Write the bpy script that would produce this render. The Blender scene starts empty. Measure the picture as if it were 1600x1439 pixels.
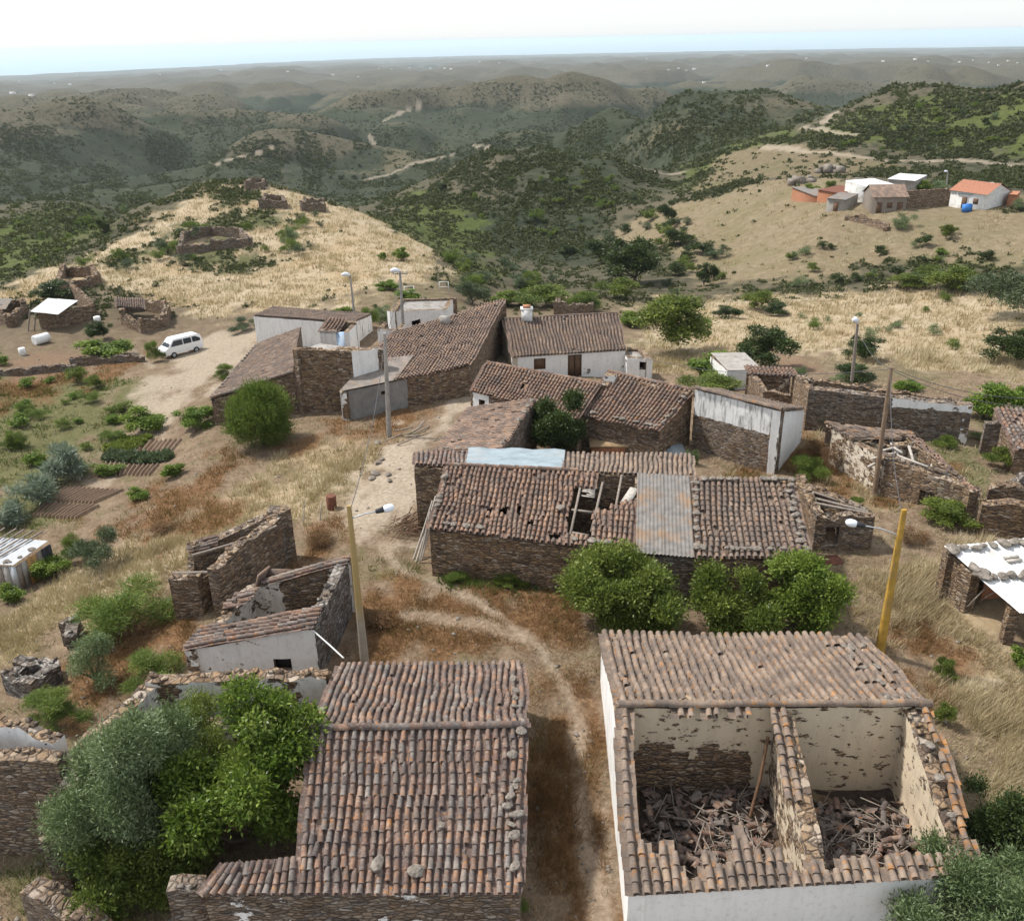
import bpy, math, random
import numpy as np
R = math.radians
random.seed(7); rng = np.random.default_rng(7)
scene = bpy.context.scene
COL = scene.collection
# ------------------------------------------------------------------ camera, sky, sun, exposure
H, FOC, PITCH, ROLL = 25.0, 1450.0, 24.4, 1.2
cp, sp_, cr, sr = math.cos(R(PITCH)), math.sin(R(PITCH)), math.cos(R(ROLL)), math.sin(R(ROLL))
FW = np.array([0, cp, -sp_]); UP0 = np.array([0, sp_, cp]); RT0 = np.array([1.0, 0, 0])
UPV = UP0*cr + RT0*sr; RTV = RT0*cr - UP0*sr
cam = bpy.data.objects.new("camera", bpy.data.cameras.new("camera")); COL.objects.link(cam)
from mathutils import Matrix, Vector
cam.matrix_world = Matrix(((RTV[0], UPV[0], -FW[0], 0), (RTV[1], UPV[1], -FW[1], 0), (RTV[2], UPV[2], -FW[2], H), (0, 0, 0, 1)))
cam.data.sensor_width = 36; cam.data.lens = 36*FOC/1600; cam.data.clip_start = 0.3; cam.data.clip_end = 250000
scene.camera = cam
SUN_EL, SUN_AZ = 54.0, -66.0          # azimuth measured from +Y, negative = towards -X
w = bpy.data.worlds.new("World"); scene.world = w; w.use_nodes = True
wn = w.node_tree; bg = wn.nodes["Background"]
sky = wn.nodes.new("ShaderNodeTexSky"); sky.sky_type = 'NISHITA'; sky.sun_disc = False
sky.sun_elevation = R(SUN_EL); sky.sun_rotation = R(SUN_AZ); sky.altitude = 250; sky.dust_density = 1.0; sky.air_density = 1.0
veil = wn.nodes.new("ShaderNodeMix"); veil.data_type = 'RGBA'; veil.inputs[0].default_value = .55      # thin bright cloud veil over the blue
wn.links.new(sky.outputs[0], veil.inputs[6]); veil.inputs[7].default_value = (11.2, 11.7, 12.2, 1)
wn.links.new(veil.outputs[2], bg.inputs[0]); bg.inputs[1].default_value = 0.082
sl = bpy.data.lights.new("sun", 'SUN'); sl.energy = 3.5; sl.angle = R(4); sl.color = (1, .965, .91)
so = bpy.data.objects.new("sun", sl); COL.objects.link(so)
sd = Vector((math.sin(R(SUN_AZ))*math.cos(R(SUN_EL)), math.cos(R(SUN_AZ))*math.cos(R(SUN_EL)), math.sin(R(SUN_EL))))
so.rotation_euler = sd.to_track_quat('Z', 'Y').to_euler()
scene.view_settings.view_transform = 'Standard'; scene.view_settings.look = 'None'
HAZE = 6.2e-5
scene.view_settings.exposure = 0.54; scene.view_settings.gamma = 1
scene.cycles.max_bounces = 6; scene.cycles.diffuse_bounces = 3; scene.cycles.transparent_max_bounces = 6; scene.cycles.volume_bounces = 2

# ------------------------------------------------------------------ survey helpers (photo pixel -> place in the world)
def ray(u, v):
    d = RTV*((u-800)/FOC) + UPV*(-(v-719.5)/FOC) + FW
    return d
def Q(u, v, z):
    d = ray(u, v); t = (z-H)/d[2]
    return np.array([d[0]*t, d[1]*t, z])
def depth_at(p):                      # distance along the viewing axis, to turn photo sizes into metres
    return float((np.asarray(p)-np.array([0, 0, H])) @ FW)
def zat(u, v, p):                     # height at the place p's distance that a pixel looks at
    d = ray(u, v); t = math.hypot(p[0], p[1])/math.hypot(d[0], d[1])
    return H + d[2]*t

# ------------------------------------------------------------------ noise
def _h(x, y, s):
    n = (x.astype(np.int64)*374761393 + y.astype(np.int64)*668265263 + s*974634777) & 0xffffffff
    n = ((n ^ (n >> 13))*1274126177) & 0xffffffff
    n = (n ^ (n >> 16))
    return (n & 0xffffff)/float(0xffffff)
def vn(x, y, s=0):
    x = np.asarray(x, float); y = np.asarray(y, float)
    xi = np.floor(x); yi = np.floor(y); fx = x-xi; fy = y-yi
    fx = fx*fx*fx*(fx*(fx*6-15)+10); fy = fy*fy*fy*(fy*(fy*6-15)+10)
    a, b, c, d = _h(xi, yi, s), _h(xi+1, yi, s), _h(xi, yi+1, s), _h(xi+1, yi+1, s)
    return (a*(1-fx)+b*fx)*(1-fy) + (c*(1-fx)+d*fx)*fy
def fbm(x, y, s=0, o=4):
    r = 0; a = .5; t = 0
    for k in range(o):
        r = r + a*vn(x, y, s+k*17); t += a; a *= .5
        x, y = x*1.9*.8-y*1.9*.6, x*1.9*.6+y*1.9*.8
    return r/t
def sstep(a, b, x):
    t = np.clip((x-a)/(b-a), 0, 1); return t*t*(3-2*t)

# ------------------------------------------------------------------ mesh building
class MB:
    def __init__(s): s.v = []; s.f = []; s.r = []; s.c = []; s.n = 0
    def add(s, v, f, rnd=0.5, wc=None):
        v = np.asarray(v, float).reshape(-1, 3); n = len(v)
        f = np.asarray(f, np.int64)
        s.v.append(v); s.f.append(f + s.n)
        s.r.append(np.broadcast_to(np.asarray(rnd, float), (n,)) if np.ndim(rnd) < 1 or len(np.atleast_1d(rnd)) == n else np.full(n, .5))
        s.c.append(np.zeros((n, 4)) if wc is None else np.broadcast_to(np.asarray(wc, float), (n, 4)))
        s.n += n
    def box(s, c, d, rz=0.0, rnd=.5, wc=None, tilt=(0, 0), jit=0.0):
        c = np.asarray(c, float); q = np.array([[x, y, z] for x in (-.5, .5) for y in (-.5, .5) for z in (-.5, .5)])*np.asarray(d, float)
        if jit: q = q + rng.normal(0, jit, (8, 3))
        M = Matrix.Rotation(rz, 3, 'Z') @ Matrix.Rotation(tilt[0], 3, 'X') @ Matrix.Rotation(tilt[1], 3, 'Y')
        s.add(q @ np.array(M).T + c, [(0, 1, 3, 2), (4, 6, 7, 5), (0, 4, 5, 1), (2, 3, 7, 6), (0, 2, 6, 4), (1, 5, 7, 3)], rnd, wc)
    def tube(s, pts, rad, n=7, rnd=.5, cap=True):
        pts = np.asarray(pts, float); m = len(pts); rad = np.broadcast_to(np.asarray(rad, float), (m,))
        tg = np.gradient(pts, axis=0); tg /= np.linalg.norm(tg, axis=1)[:, None]+1e-9
        ref = np.array([0, 0, 1.0]) if abs(tg[0][2]) < .9 else np.array([1.0, 0, 0])
        vs = []
        for p, t, r_ in zip(pts, tg, rad):
            a = np.cross(ref, t); a /= np.linalg.norm(a)+1e-9; b = np.cross(t, a)
            an = np.arange(n)*2*math.pi/n
            vs.append(p + r_*(np.cos(an)[:, None]*a + np.sin(an)[:, None]*b))
        f = [(i*n+j, i*n+(j+1) % n, (i+1)*n+(j+1) % n, (i+1)*n+j) for i in range(m-1) for j in range(n)]
        s.add(np.concatenate(vs), f, rnd)
        if cap:
            for k in (0, m-1):
                c = np.vstack([vs[k], pts[k][None]])
                s.add(c, [(j, (j+1) % n, n) if k else ((j+1) % n, j, n) for j in range(n)], rnd)
    def bar(s, a, b, w_, h_, rnd=.5):
        a = np.asarray(a, float); b = np.asarray(b, float); t = (b-a)/(np.linalg.norm(b-a)+1e-9)
        ref = np.array([0, 0, 1.0]) if abs(t[2]) < .95 else np.array([0, 1.0, 0])
        x = np.cross(ref, t); x /= np.linalg.norm(x); y = np.cross(t, x)
        q = [p + sx*x*w_/2 + sy*y*h_/2 for p in (a, b) for sx, sy in ((-1, -1), (1, -1), (1, 1), (-1, 1))]
        s.add(q, [(3, 2, 1, 0), (4, 5, 6, 7), (0, 1, 5, 4), (1, 2, 6, 5), (2, 3, 7, 6), (3, 0, 4, 7)], rnd)
    def mesh(s, name, off=(0, 0, 0), smooth=False):
        V = np.concatenate(s.v) - np.asarray(off); me = bpy.data.meshes.new(name)
        me.vertices.add(len(V)); me.vertices.foreach_set("co", V.astype(np.float32).ravel())
        loops = np.concatenate([f.ravel() for f in s.f]); tot = np.concatenate([np.full(len(f), f.shape[1]) for f in s.f])
        st = np.concatenate([[0], np.cumsum(tot)[:-1]])
        me.loops.add(len(loops)); me.loops.foreach_set("vertex_index", loops.astype(np.int32))
        me.polygons.add(len(tot)); me.polygons.foreach_set("loop_start", st.astype(np.int32)); me.polygons.foreach_set("loop_total", tot.astype(np.int32))
        if smooth: me.polygons.foreach_set("use_smooth", np.ones(len(tot), bool))
        me.update(calc_edges=True); me.validate()
        a = me.attributes.new("rnd", 'FLOAT', 'POINT')
        R_ = np.concatenate(s.r)
        if len(me.vertices) == len(R_): a.data.foreach_set("value", R_.astype(np.float32))
        C_ = np.concatenate(s.c)
        if C_.any() and len(me.vertices) == len(C_):
            b = me.attributes.new("wc", 'FLOAT_COLOR', 'POINT'); b.data.foreach_set("color", C_.astype(np.float32).ravel())
        return me

def tag(o, label=None, cat=None, group=None, kind=None):
    if label: o["label"] = label
    if cat: o["category"] = cat
    if group: o["group"] = group
    if kind: o["kind"] = kind
    return o
def wloc(o):
    p = np.zeros(3)
    while o: p = p + np.array(o.location); o = o.parent
    return p
def obj(name, mb, mat, parent=None, smooth=False, base=None):
    off = wloc(parent) if parent else (np.zeros(3) if base is None else np.asarray(base, float))
    me = mb.mesh(name, off, smooth)
    for m_ in (mat if isinstance(mat, (list, tuple)) else [mat]): me.materials.append(m_)
    o = bpy.data.objects.new(name, me); COL.objects.link(o)
    if parent: o.parent = parent
    elif base is not None: o.location = base
    return o
def thing(name, label, cat, loc, group=None, rz=0):
    o = bpy.data.objects.new(name, None); COL.objects.link(o); o.empty_display_size = .3
    o.location = [float(c) for c in loc]; o.rotation_euler.z = rz
    return tag(o, label, cat, group)
def dup(o, loc=None, rz=None, scale=None, label=None, parent=None):
    c = o.copy(); COL.objects.link(c)
    if parent: c.parent = parent
    if loc is not None: c.location = [float(k) for k in loc]
    if rz is not None: c.rotation_euler.z = rz
    if scale is not None: c.scale = scale
    if label: c["label"] = label
    for ch in o.children: dup(ch, parent=c)
    return c

# ------------------------------------------------------------------ materials
def newmat(name):
    m = bpy.data.materials.new(name); m.use_nodes = True; nt = m.node_tree; b = nt.nodes["Principled BSDF"]
    b.inputs["Roughness"].default_value = .85; b.inputs["Specular IOR Level"].default_value = .25
    return m, nt, b
def N(nt, t, props=None, **ins):
    n = nt.nodes.new("ShaderNode"+t)
    for k, v in (props or {}).items(): setattr(n, k, v)
    for k, v in ins.items():
        key = int(k[1:]) if k[0] == 'i' and k[1:].isdigit() else k.replace('_', ' ')
        s = n.inputs[key]
        if hasattr(v, 'links') or isinstance(v, bpy.types.NodeSocket): nt.links.new(v, s)
        else: s.default_value = v
    return n
def ramp(nt, fac, stops, interp='LINEAR'):
    n = nt.nodes.new("ShaderNodeValToRGB"); n.color_ramp.interpolation = interp; e = n.color_ramp.elements
    while len(e) < len(stops): e.new(.5)
    for k, (p, c) in enumerate(stops):
        e[k].position = p; c = c if hasattr(c, '__len__') else (c, c, c); e[k].color = (*c, 1)
    nt.links.new(fac, n.inputs[0]); return n.outputs[0]
def mix(nt, f, a, b, bt='MIX'):
    n = nt.nodes.new("ShaderNodeMix"); n.data_type = 'RGBA'; n.blend_type = bt
    for s, v in ((n.inputs[0], f), (n.inputs[6], a), (n.inputs[7], b)):
        if isinstance(v, bpy.types.NodeSocket): nt.links.new(v, s)
        else: s.default_value = v if not hasattr(v, '__len__') or len(v) == 4 else (*v, 1)
    return n.outputs[2]
def mth(nt, op, a, b=0.0, clamp=False):
    n = nt.nodes.new("ShaderNodeMath"); n.operation = op; n.use_clamp = clamp
    for s, v in ((n.inputs[0], a), (n.inputs[1], b)):
        if isinstance(v, bpy.types.NodeSocket): nt.links.new(v, s)
        else: s.default_value = v
    return n.outputs[0]
def pos(nt, sc=(1, 1, 1)):
    g = N(nt, "NewGeometry"); m = N(nt, "Mapping", None, Vector=g.outputs["Position"]); m.inputs["Scale"].default_value = sc
    return m.outputs[0]
def opos(nt, sc=(1, 1, 1)):
    g = N(nt, "TexCoord"); m = N(nt, "Mapping", None, Vector=g.outputs["Object"]); m.inputs["Scale"].default_value = sc
    return m.outputs[0]
def noise(nt, vec, scale, det=4, rough=.6, dist=0.0):
    return N(nt, "TexNoise", None, Vector=vec, Scale=scale, Detail=det, Roughness=rough, Distortion=dist).outputs[0]
def attr(nt, name, out="Fac"):
    n = nt.nodes.new("ShaderNodeAttribute"); n.attribute_name = name; return n.outputs[out]
def bump(nt, b, h, dist, strength=1.0):
    n = N(nt, "Bump", None, Height=h, Distance=dist, Strength=strength); nt.links.new(n.outputs[0], b.inputs["Normal"])
def setc(nt, b, c): nt.links.new(c, b.inputs["Base Color"])

def plain(name, col, rough=.8, var=.25, scale=6.0, metal=0.0, dirt=None, bmp=0.0):
    m, nt, b = newmat(name); p = opos(nt); n = noise(nt, p, scale, 5)
    dk = tuple(c*(1-var) for c in col); lt = tuple(min(.85, c*(1+var)) for c in col)
    c = ramp(nt, n, [(.3, dk), (.7, lt)])
    if dirt: c = mix(nt, ramp(nt, noise(nt, p, scale*.35, 6, .7), [(.5, 0.0), (.68, 1.0)]), c, dirt)
    setc(nt, b, c); b.inputs["Roughness"].default_value = rough; b.inputs["Metallic"].default_value = metal
    if bmp: bump(nt, b, n, bmp)
    return m

def leafmat(name, a, b_, c_, trans=.3, rough=.55):
    m, nt, b = newmat(name)
    col = ramp(nt, attr(nt, "rnd"), [(0, a), (.55, b_), (1, c_)])
    setc(nt, b, col); b.inputs["Roughness"].default_value = rough
    t = N(nt, "BsdfTranslucent"); nt.links.new(mix(nt, .5, col, (.12, .16, .02)), t.inputs[0])
    ms = N(nt, "MixShader", None, Fac=trans); nt.links.new(b.outputs[0], ms.inputs[1]); nt.links.new(t.outputs[0], ms.inputs[2])
    nt.links.new(ms.outputs[0], nt.nodes["Material Output"].inputs[0])
    return m

def tilemat(name, cols, lich=.5, orange=.15, ls=5.0):
    m, nt, b = newmat(name); p = pos(nt)
    base = ramp(nt, attr(nt, "rnd"), [(k/(len(cols)-1), c) for k, c in enumerate(cols)])
    n1 = noise(nt, p, ls*2.2, 5, .7); n2 = noise(nt, p, ls*5, 3, .7); n3 = noise(nt, p, ls*.7, 5, .75)
    base = mix(nt, .35, base, ramp(nt, n2, [(.3, (.04, .03, .03)), (.7, (.4, .33, .28))]), 'OVERLAY')
    base = mix(nt, mth(nt, 'MULTIPLY', ramp(nt, n1, [(.56-.1*lich, 0.0), (.66, 1.0)]), min(1, lich*1.2)), base, (.31, .285, .25))
    base = mix(nt, ramp(nt, noise(nt, p, ls*1.6, 5, .75), [(.57, 0.0), (.7, .75)]), base, (.055, .045, .04))
    base = mix(nt, ramp(nt, n3, [(.66-orange*.5, 0.0), (.72-orange*.4, .85)]), base, (.42, .17, .025))
    n4 = noise(nt, p, ls*.28, 6, .7); base = mix(nt, ramp(nt, n4, [(.42, .62), (.57, 0.0)]), base, (.09, .077, .07)); base = mix(nt, ramp(nt, n4, [(.55, 0.0), (.72, .45)]), base, (.36, .30, .24))
    setc(nt, b, base); b.inputs["Roughness"].default_value = .9
    bump(nt, b, n2, .015)
    return m

# stone / plaster walls: point colour wc = (plaster 0..1, cream 0..1, dark stain 0..1, grey stone 0..1)
def wallmat(name="rubble_wall", grey_plaster=False):
    m, nt, b = newmat(name); p = pos(nt)
    sep = N(nt, "SeparateColor"); nt.links.new(attr(nt, "wc", "Color"), sep.inputs[0]); pl, cream, dark = sep.outputs
    grey = attr(nt, "wc", "Alpha")
    wv = N(nt, "VectorMath", {"operation": 'ADD'}); nt.links.new(pos(nt, (3.0, 3.0, 8.5)), wv.inputs[0])
    wob = N(nt, "TexNoise", None, Vector=p, Scale=2.5, Detail=3.0); sc = N(nt, "VectorMath", {"operation": 'SCALE'}); nt.links.new(wob.outputs[1], sc.inputs[0]); sc.inputs[3].default_value = .9
    nt.links.new(sc.outputs[0], wv.inputs[1])
    v1 = N(nt, "TexVoronoi", None, Vector=wv.outputs[0], Scale=1.0, Randomness=1.0)
    v2 = N(nt, "TexVoronoi", {"feature": 'DISTANCE_TO_EDGE'}, Vector=wv.outputs[0], Scale=1.0, Randomness=1.0)
    sepv = N(nt, "SeparateColor"); nt.links.new(v1.outputs["Color"], sepv.inputs[0])
    st = ramp(nt, sepv.outputs[0], [(0, (.085, .06, .045)), (.25, (.20, .13, .08)), (.55, (.31, .20, .112)), (.8, (.39, .265, .155)), (1, (.46, .38, .30))])
    stg = ramp(nt, sepv.outputs[1], [(0, (.06, .055, .05)), (.5, (.18, .165, .15)), (1, (.36, .34, .31))])
    st = mix(nt, grey, st, stg)
    nz = noise(nt, p, 9, 5, .7); st = mix(nt, .55, st, ramp(nt, nz, [(.25, .12), (.75, .8)]), 'OVERLAY')
    big = noise(nt, p, .7, 4, .6); st = mix(nt, ramp(nt, big, [(.45, 0.0), (.75, .5)]), st, (.23, .13, .06))
    st = mix(nt, ramp(nt, v2.outputs[0], [(0.0, .85), (.09, 0.0)]), st, (.055, .042, .034))
    st = mix(nt, ramp(nt, noise(nt, p, 3.3, 5, .75), [(.62, 0.0), (.7, .7)]), st, (.36, .33, .29))
    # plaster
    pw = mix(nt, cream, (.80, .785, .75), (.56, .45, .31))
    strk = noise(nt, pos(nt, (2.2, 2.2, .35)), 1.6, 6, .7)
    pw = mix(nt, mth(nt, 'MULTIPLY', ramp(nt, strk, [(.48, 0.0), (.72, 1.0)]), mth(nt, 'ADD', mth(nt, 'MULTIPLY', dark, .85), .12)), pw, (.17, .155, .135))
    pw = mix(nt, ramp(nt, noise(nt, p, 5, 6, .75), [(.52, 0.0), (.75, .45)]), pw, (.38, .31, .24))
    pn = mth(nt, 'ADD', mth(nt, 'MULTIPLY', mth(nt, 'SUBTRACT', noise(nt, pos(nt, (1, 1, 1.5)), 1.3, 7, .68), .5), 1.9), pl)
    pf = ramp(nt, pn, [(.50, 0.0), (.53, 1.0)])
    spot = ramp(nt, noise(nt, pos(nt, (1, 1, 1.9)), 2.3, 4, .6), [(.60, 0.0), (.63, 1.0)])
    pf = mth(nt, 'MULTIPLY', pf, mth(nt, 'SUBTRACT', 1.0, mth(nt, 'MULTIPLY', spot, mth(nt, 'ADD', mth(nt, 'MULTIPLY', cream, 1.1), .0), True)))
    if grey_plaster: pw = mix(nt, .93, pw, ramp(nt, noise(nt, p, 1.1, 6, .7), [(.3, (.13, .125, .12)), (.6, (.24, .225, .21)), (.8, (.31, .28, .25))]))
    setc(nt, b, mix(nt, pf, st, pw)); b.inputs["Roughness"].default_value = .95
    h = mix(nt, pf, mix(nt, .3, ramp(nt, v2.outputs[0], [(0, 0.0), (.2, 1.0)]), nz), mix(nt, .12, (.9, .9, .9), nz))
    bump(nt, b, h, .09)
    return m
M = {}
M['wall'] = wallmat(); M['wall_grey'] = wallmat("grey_rendered_wall", True)
BR = [(.09, .058, .05), (.155, .092, .073), (.235, .135, .098), (.20, .155, .135), (.34, .18, .105), (.28, .25, .225), (.12, .088, .082), (.31, .245, .2)]
M['tile_dark'] = tilemat("weathered_clay_tile", BR, .65, .16)
M['tile_red'] = tilemat("brown_clay_tile", [(.14, .092, .07), (.23, .14, .10), (.31, .18, .12), (.27, .195, .15), (.39, .225, .14), (.31, .26, .22)], .45, .14)
M['tile_tan'] = tilemat("pale_clay_tile", [(.24, .18, .135), (.29, .22, .165), (.33, .25, .19), (.27, .205, .16), (.38, .275, .19)], .3, .2)
M['tile_lichen'] = tilemat("lichened_clay_tile", [(.24, .18, .135), (.29, .22, .165), (.33, .25, .19), (.36, .24, .14)], .3, .38)
M['tile_pale'] = tilemat("faded_pinkish_tile", [(.22, .15, .115), (.31, .205, .15), (.39, .26, .185), (.34, .25, .2), (.45, .29, .19), (.36, .31, .27)], .45, .12)
M['tile_brown'] = tilemat("old_brown_tile", [(.165, .115, .085), (.235, .16, .115), (.29, .2, .145), (.21, .165, .135), (.34, .24, .175)], .45, .14)
M['tile_new'] = plain("orange_roof_tile", (.34, .15, .09), .85, .2, 3)
M['wood'] = plain("grey_wood", (.24, .2, .165), .9, .35, 8)
M['pale_wood'] = plain("bleached_wood", (.42, .38, .33), .9, .3, 8)
M['dark_wood'] = plain("brown_wood", (.13, .075, .045), .85, .3, 8)
M['bark'] = plain("bark", (.12, .095, .075), .95, .4, 7, bmp=.03)
M['rock'] = plain("schist_rock", (.20, .17, .14), .95, .45, 4, dirt=(.3, .27, .23), bmp=.05)
M['sheet_white'] = plain("white_fibre_sheet", (.68, .67, .65), .7, .08, 2, dirt=(.42, .38, .33))
M['sheet_grey'] = plain("corrugated_grey_sheet", (.19, .175, .16), .85, .3, 2.5, dirt=(.27, .165, .09))
M['sheet_blue'] = plain("pale_blue_sheet", (.26, .31, .335), .95, .2, 1.2, dirt=(.36, .36, .35))
M['metal'] = plain("galvanised_metal", (.45, .46, .47), .5, .15, 4, .4)
M['rust'] = plain("rusty_metal", (.16, .065, .04), .85, .4, 6)
M['concrete'] = plain("weathered_concrete", (.33, .305, .275), .9, .2, 3, dirt=(.2, .17, .14), bmp=.01)
M['brick'] = plain("orange_brick", (.40, .17, .09), .9, .25, 5, dirt=(.3, .2, .14))
M['white'] = plain("whitewash", (.74, .73, .70), .9, .08, 3, dirt=(.5, .45, .38))
M['paint'] = plain("white_car_paint", (.80, .80, .79), .3, .03, 3)
M['glass'] = plain("dark_glass", (.035, .042, .048), .12, .1, 2)
M['rubber'] = plain("black_rubber", (.02, .02, .02), .8, .2, 8)
M['black'] = plain("black_plastic", (.03, .03, .033), .6, .1, 8)
M['lampglass'] = plain("lamp_cover", (.75, .77, .8), .3, .03, 5)
M['yellow'] = None
M['plastic_blue'] = plain("blue_plastic", (.05, .2, .55), .5, .1, 5)
M['blue_wall'] = plain("pale_blue_wall", (.42, .56, .72), .9, .1, 3, dirt=(.6, .62, .63))
M['wire'] = plain("wire", (.09, .09, .095), .7, .1, 5)
M['yellow_pole'] = plain("ochre_pole_paint", (.40, .235, .04), .85, .3, 2.5, dirt=(.27, .2, .11))
m, nt, b = newmat("yellow_lichen_concrete")
_z = N(nt, "SeparateXYZ"); nt.links.new(opos(nt), _z.inputs[0])
_f = mth(nt, 'ADD', mth(nt, 'MULTIPLY', mth(nt, 'SUBTRACT', noise(nt, opos(nt, (4, 4, .6)), 3, 5, .7), .5), .9), mth(nt, 'MULTIPLY', mth(nt, 'SUBTRACT', _z.outputs[2], 2.2), .4))
setc(nt, b, mix(nt, ramp(nt, _f, [(.05, 0.0), (.5, .75)]), ramp(nt, noise(nt, opos(nt), 5, 5), [(.3, (.3, .26, .2)), (.7, (.4, .35, .28))]), (.37, .24, .06)))
M['yellow'] = m
M['olive'] = leafmat("olive_leaf", (.07, .105, .04), (.15, .205, .085), (.33, .39, .22), .28, .4)
M['olive_dark'] = leafmat("dark_olive_leaf", (.05, .07, .035), (.085, .115, .055), (.15, .19, .11), .2, .5)
M['citrus'] = leafmat("citrus_leaf", (.035, .07, .009), (.13, .20, .025), (.34, .41, .10), .36, .3)
M['carob'] = leafmat("carob_leaf", (.04, .07, .012), (.145, .19, .032), (.32, .36, .085), .38, .42)
M['fig'] = leafmat("fig_leaf", (.055, .10, .015), (.165, .24, .035), (.33, .40, .085), .4, .5)
M['broom'] = leafmat("broom_leaf", (.05, .09, .013), (.12, .18, .028), (.24, .29, .06), .33, .6)
M['lime'] = leafmat("lime_leaf", (.07, .13, .02), (.14, .22, .03), (.26, .32, .05), .35, .5)
M['darkleaf'] = leafmat("dark_leaf", (.016, .03, .008), (.042, .068, .018), (.1, .13, .035), .22, .42)
M['reed'] = leafmat("reed_leaf", (.10, .13, .09), (.2, .25, .18), (.33, .38, .3), .25, .5)
M['drybush'] = leafmat("dry_bush", (.09, .045, .02), (.17, .09, .04), (.26, .16, .08), .2, .8)
M['scrub'] = leafmat("scrub_leaf", (.038, .043, .018), (.07, .078, .028), (.125, .125, .048), .2, .7)
M['g_straw'] = leafmat("straw_blade", (.35, .265, .15), (.50, .40, .245), (.64, .55, .38), .3, .7)
M['g_rust'] = leafmat("rust_blade", (.10, .05, .022), (.23, .118, .05), (.42, .27, .135), .25, .8)
M['g_green'] = leafmat("weed_blade", (.045, .07, .018), (.09, .13, .03), (.18, .22, .06), .3, .7)
# ------------------------------------------------------------------ terrain
CTRL = [  # photo u, v, height
(-60,1439,-1.8),(100,1439,-1.2),(450,1439,-.2),(880,1439,.2),(1300,1439,.2),(1660,1439,0),(0,1340,-1.7),(250,1300,-.8),(870,1200,.15),(1560,1200,0),
(570,1040,-.1),(900,1000,.0),(1380,1020,0),(1590,1000,-.3),(250,1080,-1.2),(60,1040,-2.2),(-60,900,-4.6),(10,910,-4.4),(150,905,-3.2),(240,890,-2.2),(360,880,-1.2),(470,850,-.7),
(35,900,-4.5),(590,840,-.3),(690,900,0),(930,905,0),(620,740,-.6),(690,640,-1.4),(745,560,-2.4),(120,790,-4.3),(230,700,-4.4),(50,720,-4.9),(320,660,-3.0),(250,640,-4.2),(150,600,-4.8),
(285,550,-4.6),(60,570,-5.0),(20,650,-5.0),(500,680,-1.9),(430,725,-2.4),(340,790,-2.6),(550,655,-2),(250,770,-3.5),
(1100,860,0),(1290,860,0),(1380,775,.1),(1510,812,.1),(1208,735,-.3),(1080,700,-.4),(960,700,-.4),(820,715,-.4),
(885,585,-2.5),(1010,600,-2.4),(1300,640,-.6),(1505,697,-.5),(1590,740,-.3),(1600,850,-.2),(1450,900,0),
(420,545,-3.7),(380,522,-4.2),(330,580,-3.7),(700,500,-3.8),(620,490,-4.0),(600,450,-4.5),(640,400,-5.5),(520,470,-4.6),(700,440,-5.5),
(400,291,-4),(300,302,-4.6),(200,338,-6.5),(490,312,-5.2),(560,332,-7),(640,372,-9),(100,400,-6.5),(0,452,-6.0),(0,500,-5.3),(200,440,-5.2),(300,480,-4.9),(330,390,-4.9),(450,400,-4.9),(-80,480,-6),(120,470,-5.1),
(60,360,-18),(0,395,-14),(130,332,-22),(-80,400,-18),
(700,378,-20),(850,392,-24),(930,382,-23),(860,432,-17),(800,460,-9),(760,482,-6),(980,440,-13),(1080,430,-13),(1000,520,-4.5),(1100,560,-3.4),(900,475,-6.5),
(1200,480,-8.5),(1300,440,-9.5),(1450,450,-8),(1590,450,-6.5),(1300,540,-4.2),(1450,560,-3.4),(1590,600,-2.4),(1590,540,-4.0),(1680,480,-5),
(1150,400,-13),(1250,335,-6.5),(1050,312,-15),(1180,292,-8),(1300,322,-4.4),(1400,335,-4),(1550,322,-3.2),(1590,400,-5.5),(1350,390,-7.5),(1680,330,-2),
(1200,230,-9),(1400,248,-6),(1600,258,-4),(1700,255,-3),
(850,372,-23),(780,300,-17),(850,240,-12),(760,250,-16),(960,254,-13),(640,302,-26),(1055,300,-19),(900,300,-16),(1000,290,-17),
(845,226,-46),(960,186,-24),(1060,154,-4),(1200,162,-8),(1400,143,3),(1550,200,0),(1480,152,4),(1620,140,8),(1300,190,-9),(1200,202,-13),(900,214,-30),(1700,135,10),(1000,225,-22),
(600,250,-72),(580,200,-74),(300,230,-66),(100,260,-62),(300,262,-64),(0,200,-74),(450,210,-70),(740,212,-74),(-100,230,-66),(700,240,-70),
]
_az = []; _ld = []; _zz = []
BEHIND = [(u, v, z, 1.3, dr) for u, v, z, dr in ((400,291,-4,20),(300,302,-4.6,20),(200,338,-6.5,18),(490,312,-5.2,9),(850,240,-12,26),(760,250,-16,22),(960,254,-13,18),(1060,154,-4,40),(1200,162,-8,35),(1400,143,3,35),(1620,140,8,30),(960,186,-24,30))]
for u, v, z, kf, dr in BEHIND:          # the ground falls away behind each crest
    q = Q(u, v, z); d = math.hypot(q[0], q[1])*kf; _az.append(math.atan2(q[0], q[1])); _ld.append(math.log(d)); _zz.append(H-(H-z)*kf-dr)
for u, v, z in CTRL:
    q = Q(u, v, z); _az.append(math.atan2(q[0], q[1])); _ld.append(math.log(math.hypot(q[0], q[1]))); _zz.append(z)
for a in np.linspace(-1.15, 1.15, 9):      # a ring of support behind and outside the frame
    for d, z in ((1.5, 0), (7, 0.0)):
        _az.append(a); _ld.append(math.log(d)); _zz.append(z)
for a in (-1.1, -.8, .8, 1.1):
    for d, zl, zr in ((30, -2, 0), (70, -5, -1.5), (200, -8, -4), (500, -40, -5), (1000, -72, -40)):
        _az.append(a); _ld.append(math.log(d)); _zz.append(zl if a < 0 else zr)
for a in np.linspace(-1.0, 1.0, 9):
    _az.append(a); _ld.append(math.log(1900)); _zz.append(-88)
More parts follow.
